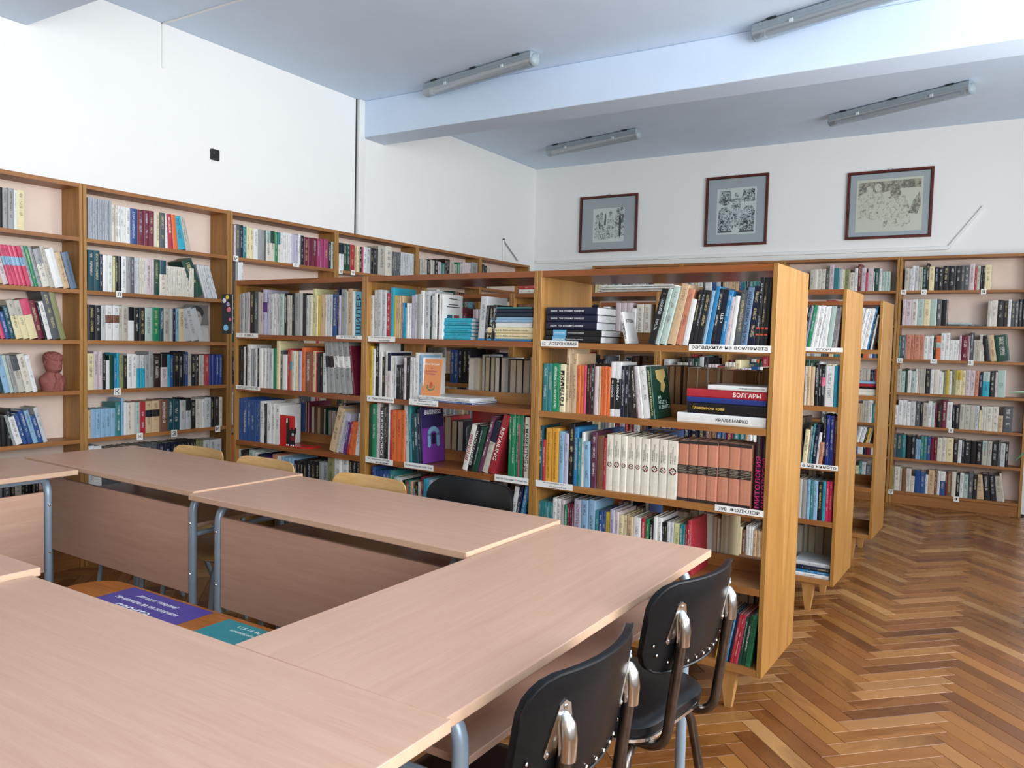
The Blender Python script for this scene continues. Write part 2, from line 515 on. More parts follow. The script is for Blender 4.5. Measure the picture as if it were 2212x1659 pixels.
BIGP = set(int(q) for q in """94 95 96 97 98 99 100 101 102 103 104 105 113 308 309 310 311 312 313 314 315 316 318 320 322 518 519 520 521 522 523 524 1142 1144 1147 1149 1151 1161 1162 1163 1164 1165 1167 1169 1251 1253 1255 1257 1259 1358 1359 1360 1361 1362 1363 1364 1365 1366 1367 1368 1369 1370 1371 1372 1373 1374 1375 1376 1377 1378 1379 1380 1381 1382 1383 1384 1385 1386 1387 1388 1389 1390 1391 1392 1393 1394 1395 1396 1397 1398 1399 1400 1401 1402 1403 1404 1405 1406 1407 1408 1409 1410 1411 1412 1413 1414 1415 1416 1417 1418 1419 1420 1421 1422 1423 1424 1425 1426 1427 1428 1429 1430 1431 1432 1433 1434 1435 1436 1437 1439 1441 1442 1443 1445 1446 1447 1448 1449 1450 1451 1452 1453 1454 1455 1456 1457 1458 1459 1460 1461 1462 1463 1464 1465 1466 1467 1468 1469 1576 1577 1578 1579 1580 1581 1582 1583 1584 1585 1586 1587 1588 1589 1590 1591 1592 1593 1594 1595 1596 1597 1598 1599 1600 1601 1602 1603 1604 1605 1606 1607 1608 1609 1610 1611 1612 1613 1614 1615 1616 1617 1618 1619 1620 1621 1622 1623 1624 1625 1626 1627 1628 1629 1630 1631 1632 1633 1634 1635 1636 1637 1638 1639 1640 1641 1642 1643 1644 1645 1646 1647 1648 1649 1650 1651 1652 1653 1654 1655 1656 1657 1658 1659 1660 1661 1662 1663 1664 1665 1666 1667 1668 1669 1670 1671 1672 1673 1674 1675 1676 1677 1678 1679 1826 1828 1830 1832 1834 1836 1838 1840 1842 1844 1846 1848 1850 1852 1854 1856 1858 1860 1862 1864 1866 1868 1870 1872 1874 1876 1878 1880 1882 1884 1886 1888""".split())
if globals().get('ALL_SINGLE', False):
    BIGP = set(range(len(planks)))
for i, p in enumerate(planks):
    if i in BIGP:
        po_ = obj('plank', plank_mesh('plank', [p]), None, floor)
        PIDX[po_.name] = i
po = obj('parquet', plank_mesh('parquet', [p for i, p in enumerate(planks) if i not in BIGP]), None, floor)
po['kind'] = 'stuff'

# ducts, wires and marks on the walls
def trim(n, mb, mat='duct', **kw):
    return struct(obj('trim_%d' % n, mb, M[mat], **kw))
trim(1, MB().box(XL, 4.965, 2.19, XL + 0.035, 5.035, ZC), bevel=0.004)
trim(2, MB().box(XL + 0.04, YB - 0.022, 2.248, -0.447, YB, 2.280), bevel=0.003)
m = Matrix.Translation((-0.447, YB - 0.012, 2.262)) @ Matrix.Rotation(-math.atan2(0.345, 0.254), 4, 'Y')
trim(3, MB().box(0, -0.009, -0.010, 0.428, 0.011, 0.010, m))
trim(4, MB().box(XL, 3.174, 3.04, XL + 0.008, 3.188, ZC - 0.001).box(XL, 3.174, ZC - 0.008, XL + 2.4, 3.186, ZC - 0.001))
trim(5, MB().box(XL, 4.952, 2.19, XL + 0.006, 4.961, ZC - 0.001), 'clip')  # dark strip standing in for the shadow gap beside the duct
cb = thing('cable_bracket', 'bent white cable duct above the wall bookcases near the corner', 'cable duct', (XL + 0.012, 7.26, 2.19))
obj('upright_duct', MB().tube([(0, 0.0, 0), (0, -0.02, 0.25)], 0.011, 6), M['duct'], cb)
obj('sloping_duct', MB().tube([(0, -0.02, 0.25), (0, 0.29, 0.055)], 0.008, 6), M['lamp_base'], cb)
obj('screw', MB().dome((0.008, -0.02, 0.25), 0.014), M['clip'], cb)
bp = tag(obj('wall_plate', MB().prism(rrect(0.068, 0.074, 0.008, 3), 0, 0.012, Matrix.Rotation(PI / 2, 4, 'Z') @ Matrix.Rotation(PI / 2, 4, 'X')), M['black_plate'], loc=(XL, 3.574, 2.575)),
         'small black square plate on the bare white wall above bookcases', 'wall plate')
obj('screw', MB().dome((0.012, -0.012, 0.008), 0.003, Matrix.Rotation(PI / 2, 4, 'Y')), M['chrome'], bp)

# ------------------------------------------------------------------ bookcases
TH = -0.0263
E1 = Vector((math.cos(TH), math.sin(TH), 0))
N1 = Vector((-E1.y, E1.x, 0))
CASES = {
    'LW': (Vector((-4.437, 0, 0)), Vector((0, 1, 0)), Vector((-1, 0, 0)), PI / 2),
    'BW': (Vector((0, 7.745, 0)), Vector((1, 0, 0)), Vector((0, 1, 0)), 0.0),
    'F1': (Vector((-0.6862, 2.8903, 0)), E1, N1, TH),
    'F2': (Vector((-0.668, 4.235, 0)), E1, N1, TH),
    'F3': (Vector((-0.645, 5.45, 0)), E1, N1, TH)}
ZL = [1.881, 1.588, 1.304, 1.018, 0.738, 0.45, 0.16]
ZB = [1.884, 1.58, 1.285, 0.99, 0.70, 0.41, 0.114]
ZF = [1.36, 1.068, 0.765, 0.48, 0.18]
UNITS = {}
def wall_case(case, s0, w, zs, label, D=0.178):
    o, e, b, rz = CASES[case]
    t = thing('wall_bookcase', label, 'bookcase', o + e * s0, rz, 'bookcases along the walls')
    T = 0.022
    for x in (0, w - T):
        obj('side_panel', MB().box(x + 0.0006, 0, 0.0, x + T - 0.0006, D, 2.183), M['wall_oak_v'], t, bevel=0.0015, seg=1)
    obj('top_panel', MB().box(T, 0.001, 2.158, w - T, D, 2.181), M['wall_oak_h'], t)
    for z in zs:
        obj('shelf', MB().box(T, 0.001, z - 0.022, w - T, D, z), M['wall_oak_h'], t)
    obj('plinth', MB().box(T, 0.012, 0.0, w - T, 0.03, zs[-1] - 0.022), M['wall_oak_h'], t)
    obj('back_panel', MB().box(T, D - 0.004, zs[-1], w - T, D, 2.158), M['backpanel'], t)
    UNITS[(case, round(s0, 2))] = t
    return t
def free_case(case, s0, w, label, H=1.66, D=0.457):
    o, e, b, rz = CASES[case]
    t = thing('library_bookcase', label, 'bookcase', o + e * s0, rz, 'free-standing double-sided bookcases')
    T = 0.02
    for x in (0, w - T):
        obj('side_panel', MB().box(x + 0.0006, 0, 0.154, x + T - 0.0006, D, H), M['oak_v'], t, bevel=0.0015, seg=1)
    obj('top_panel', MB().box(T, 0.001, H - 0.026, w - T, D - 0.001, H - 0.001), M['oak_dark'], t)
    for z in ZF:
        obj('shelf', MB().box(T, 0.001, z - 0.025, w - T, D - 0.001, z), M['oak_dark'] if case == 'F1' and s0 < -1.5 else M['oak_h'], t)
        obj('centre_rail', MB().box(T, D / 2 - 0.008, z, w - T, D / 2 + 0.008, z + 0.05), M['oak_h'], t)
    for x in (0.13, w - 0.13):
        for y in (0.05, D - 0.05):
            lg = MB()
            q = 0.0 if x < w / 2 else 0.0
            lg.add([(x - 0.013, y - 0.013, 0), (x + 0.013, y - 0.013, 0), (x + 0.013, y + 0.013, 0), (x - 0.013, y + 0.013, 0),
                    (x - 0.032, y - 0.028, 0.155), (x + 0.032, y - 0.028, 0.155), (x + 0.032, y + 0.028, 0.155), (x - 0.032, y + 0.028, 0.155)],
                   [(0, 3, 2, 1), (4, 5, 6, 7), (0, 1, 5, 4), (1, 2, 6, 5), (2, 3, 7, 6), (3, 0, 4, 7)])
            obj('leg', lg, M['leg_wood'], t)
    UNITS[(case, round(s0, 2))] = t
    return t
CASE_NAME = {}
for i, (s0, nm, lb) in enumerate([
        (1.55, 'left-wall bookcase with the bust', 'wall bookcase with terracotta bust, at left edge of photo'),
        (2.55, 'left-wall bookcase with portrait card', 'wall bookcase holding portrait card, beside the bust bookcase'),
        (3.55, 'third left-wall bookcase', 'third left-wall bookcase, top row with plum volumes'),
        (4.55, 'fourth left-wall bookcase', 'fourth left-wall bookcase, below the white vertical duct'),
        (5.55, 'fifth left-wall bookcase', 'fifth left-wall bookcase from the left, mostly hidden'),
        (6.55, 'sixth left-wall bookcase', 'last left-wall bookcase, nearly empty, beside the room corner')]):
    wall_case('LW', s0, 0.9985 if s0 < 6 else 0.95, ZL, lb)
    CASE_NAME[('LW', s0)] = nm
for s0, nm, lb in [(-0.80, 'rightmost back-wall bookcase', 'rightmost back-wall bookcase, fully visible beside the aisle'),
                   (-1.80, 'back-wall bookcase second from right', 'back-wall bookcase just left of the rightmost one'),
                   (-2.80, 'back-wall bookcase third from right', 'back-wall bookcase seen through right front bookcase, below middle picture'),
                   (-3.80, 'back-wall bookcase fourth from right', 'back-wall bookcase nearest room corner, behind the front bookcases')]:
    wall_case('BW', s0, 0.9985, ZB, lb)
    CASE_NAME[('BW', s0)] = nm
FW = 0.9967
for i, nm in enumerate(['right front bookcase', 'middle front bookcase', 'left front bookcase']):
    free_case('F1', round(-FW * (i + 1), 4), FW, ['front-row bookcase nearest the aisle, with broad bare end panel', 'middle bookcase of front row, behind black chair back', 'front-row bookcase farthest left, holding the red cat bookend'][i])
    CASE_NAME[('F1', -i)] = nm
for i in range(3):
    free_case('F2', round(-FW * (i + 1), 4), FW, ['second-row bookcase whose end panel shows beside front one', 'second-row bookcase behind the middle front bookcase', 'second-row bookcase behind the left front bookcase'][i])
for i in range(2):
    free_case('F3', round(-FW * (i + 1), 4), FW, ['third-row bookcase, narrowest visible end panel beside the aisle', 'third-row bookcase hidden far behind the front rows'][i], H=1.668)
CASE_NAME[('F2', 0)] = 'second-row bookcase'; CASE_NAME[('F3', 0)] = 'third-row bookcase'
def unit_of(case, s):
    if case == 'LW':
        return math.floor((s - 0.55)) + 0.55
    if case == 'BW':
        return round(math.floor(s - 0.2) + 0.2, 2)
    return round(-FW * (math.floor(-s / FW) + 1), 4)
def unit_empty(case, s):
    u = unit_of(case, s)
    return UNITS[(case, round(u, 2))], u
def unit_name(case, s):
    if case == 'LW':
        return CASE_NAME[('LW', round(unit_of(case, s), 2))]
    if case == 'BW':
        return CASE_NAME[('BW', round(unit_of(case, s), 2))]
    if case == 'F1':
        return CASE_NAME[('F1', -math.floor(-s / FW))]
    return CASE_NAME[(case, 0)]

# paper labels stuck on the shelf edges
CARDS = [
    ('F1', -0.973, -0.795, 1.348, 1.37, '52   АСТРОНОМИЯ'),
    ('F1', -0.32, -0.014, 1.346, 1.369, 'загадките на вселената'),
    ('F1', -0.981, -0.801, 0.756, 0.78, '39 СОЦИАЛЕН БИТ|      ЕТНОГРАФИЯ'),
    ('F1', -0.196, -0.016, 0.759, 0.78, '398  ФОЛКЛОР'),
    ('F1', -1.967, -1.789, 1.349, 1.372, '37   Народно образование|        Възпитание'),
    ('F1', -1.966, -1.789, 1.053, 1.078, '34    Право.Правни науки'),
    ('F1', -1.695, -1.519, 1.054, 1.078, '342   Държавно право|   Конституционно право'),
    ('F1', -1.971, -1.79, 0.756, 0.781, '33   Икономика.Полит.|      икономия'),
    ('F1', -1.718, -1.54, 0.756, 0.78, '331 Икономика на труда. Труд'),
    ('F1', -1.193, -1.017, 0.76, 0.786, '338/100/ Световно стопанство'),
    ('F1', -2.968, -2.783, 1.371, 1.392, '17   ЕТИКА'),
    ('F1', -2.183, -2.004, 1.359, 1.374, '18  ЕСТЕТИКА'),
    ('F1', -2.967, -2.763, 1.076, 1.095, '15 ПСИХОЛОГИЯ'),
    ('F2', -0.187, -0.008, 1.351, 1.37, 'СПОРТ'),
    ('F2', -0.185, -0.005, 0.754, 0.776, 'а на киното'),
    ('LW', 2.743, 2.78, 1.573, 1.607, 'Л'),
    ('LW', 2.728, 2.77, 0.991, 1.031, 'К'),
    ('LW', 2.872, 2.912, 0.704, 0.744, 'Ж'),
    ('LW', 3.107, 3.148, 0.701, 0.744, 'З'),
    ('LW', 3.435, 3.476, 0.709, 0.749, 'И'),
    ('LW', 3.575, 3.616, 1.867, 1.902, 'Р'),
    ('LW', 4.101, 4.162, 1.871, 1.895, 'С'),
    ('LW', 4.571, 4.614, 1.86, 1.897, 'Х'),
    ('LW', 4.709, 4.755, 1.861, 1.894, 'Ч'),
    ('BW', -0.782, -0.74, 1.856, 1.893, 'Щ'),
    ('BW', -0.623, -0.581, 1.852, 1.891, 'Ю'),
    ('BW', -0.176, -0.138, 1.85, 1.89, 'Я'),
    ('BW', -0.784, -0.742, 1.262, 1.302, 'Ц'),
    ('BW', -0.524, -0.473, 1.268, 1.303, 'Ч'),
    ('BW', -0.242, -0.201, 1.263, 1.304, 'Ш'),
    ('BW', -0.358, -0.32, 0.67, 0.709, 'Х'),
    ('BW', -0.801, -0.76, 0.09, 0.131, 'У'),
    ('BW', -0.292, -0.25, 0.081, 0.123, 'Ф')]
for case, s0, s1, z0, z1, txt in CARDS:
    ue, us = unit_empty(case, (s0 + s1) / 2)
    zs_ = {'LW': ZL, 'BW': ZB}.get(case, ZF)
    zt_ = min(zs_, key=lambda q: abs(q - z1)) + 0.007
    z0, z1 = zt_ - (z1 - z0) - 0.003, zt_
    dy = -0.0015
    c = obj('shelf_label', MB().box(s0 - us, dy - 0.0012, z0, s1 - us, dy, z1), M['card'], ue)
    lines = txt.split('|')
    hh = (z1 - z0) / len(lines)
    for i, ln in enumerate(lines):
        one = len(ln) == 1
        lettering(c, ln.strip() if len(lines) == 1 else ln.strip(), ((s0 + s1) / 2 - us + (0.02 if i else 0), dy - 0.0016, z1 - hh * (i + 0.5)), (1, 0, 0), (0, 0, 1),
                  (s1 - s0) * (0.6 if one else 0.92 - 0.25 * i), hh * (0.62 if one else 0.55), M['ink'], 0.01)

# ------------------------------------------------------------------ books
PAL = dict(w='E4E3DE', o='D9D2C2', c='E3D5A8', e='BDB7A8', g='9A9C9A', lg='C6C9C8', gp='A4AAB0', dg='54575A', k='1B1B1E', kb='2C211C', n='181F36', b='2C4F86', bb='26387E',
           lb='8DB2CC', sb='2F7FB0', cy='2FA6BC', t='347F80', dt='1B4A54', gn='1F8458', dgn='1C4636', mg='B2C4BA', y='CDB040', gy='D8D49A', sa='C98468', rd='B0303A', mr='6E2034', pk='CE4C6A',
           pm='A03A66', lpk='CFBFC0', pu='54306E', li='B9B4C6', br='7C5440', tn='CDB08A', ol='8C8C60', sl='5E7288', am='DFA23E', fo='E6DFCE', sv='C8866A', my='3A1830', pl='5E3048', pr='D8305C')
PAL['or'] = 'DC6E38'
PAL['kx'] = '202226'
SPECIAL = {  # lettered spines: colour, text, ink, reading direction, share of spine width
    'ga': ('E6DDB6', 'гатанки', '1C1C1E', 1, 0.62), 'ps': ('D6BC98', 'ПЕСЕН ЗА КРАЛИ МАРКО', '6A4A30', 1, 0.5), 'bp': ('23885C', 'БЪЛГАРСКИ ПОСЛОВИЦИ', 'E8EEE4', 1, 0.35),
    'sh': ('143F30', 'Шумерска и акадска поезия', 'CFC98A', 1, 0.5), 'vz': ('6A86A2', 'ВСЕЛЕНА, ЖИВОТ, РАЗУМ', '16181C', 1, 0.5), 'se': ('1A2236', 'CETI', 'E6E6E2', 1, 0.5),
    'si': ('5FB0C4', 'ШИЛЕР', '16324A', 1, 0.62), 'zs': ('B9BAB6', 'ЗА ЩАСТИЕТО', '26262A', 1, 0.6), 'mi': ('4A4C50', 'MICROECONOMICS', 'ECECE8', -1, 0.55), 're': ('9C2E36', 'RETAILING', 'EFE6E0', -1, 0.5),
    'ya': ('DCD8CE', 'ЯПОНИЯ', 'A83A48', 1, 0.62), 'ss': ('17181A', 'СЕДЕМТЕ СЕСТРИ', 'EEEEEA', 1, 0.55), 'mk': ('E2DBC6', 'il MARKETING de', '26262A', -1, 0.6), 'pg': ('2E7A56', 'ПСИХОЛОГИЯ НА ИГРАТА', '12281E', 1, 0.55),
    'am': ('DFA23E', 'ЗЛАТНИЯТ СТОЖЕР НА ПРАБЪЛГАРИТЕ', '5A3A12', 1, 0.5), 'hu': ('E2E2E0', 'Хубост за', 'ECECE8', 1, 0.5), 'my': ('3A1830', 'МИТОЛОГИЯ', 'D0246E', 1, 0.75), 'bu': ('2A2048', '', 'E8E8F0', -1, 0.5)}
CNAME = dict(w='white', o='off-white', c='cream', e='beige-grey', g='grey', lg='light grey', gp='pale grey', dg='dark grey', k='black', kb='blackish brown', n='navy', b='blue', bb='royal blue',
             lb='light blue', sb='bright blue', cy='cyan', t='teal', dt='dark teal', gn='green', dgn='dark green', mg='mint', y='yellow', gy='pale yellow', sa='salmon', rd='red', mr='maroon', pk='pink',
             pm='plum pink', lpk='pale pink', pu='purple', li='lilac', br='brown', tn='tan', ol='olive', sl='slate blue', am='amber', fo='cream emblem-marked', sv='salmon black-banded', my='magenta-lettered', pl='plum', pr='crimson',
             ga='cream', ps='tan', bp='green', sh='dark green', vz='slate blue', se='dark navy', si='aqua', zs='light grey', mi='dark grey', re='red', ya='off-white', ss='black', mk='cream', pg='green', hu='black', bu='purple')
CNAME['or'] = 'orange'; CNAME['kx'] = 'black red-marked'
PAGEC = ['D9D0BC', 'E2DACA', 'CFC4AC', 'C8BA9C', 'E6E0D4', 'D2C8B6']
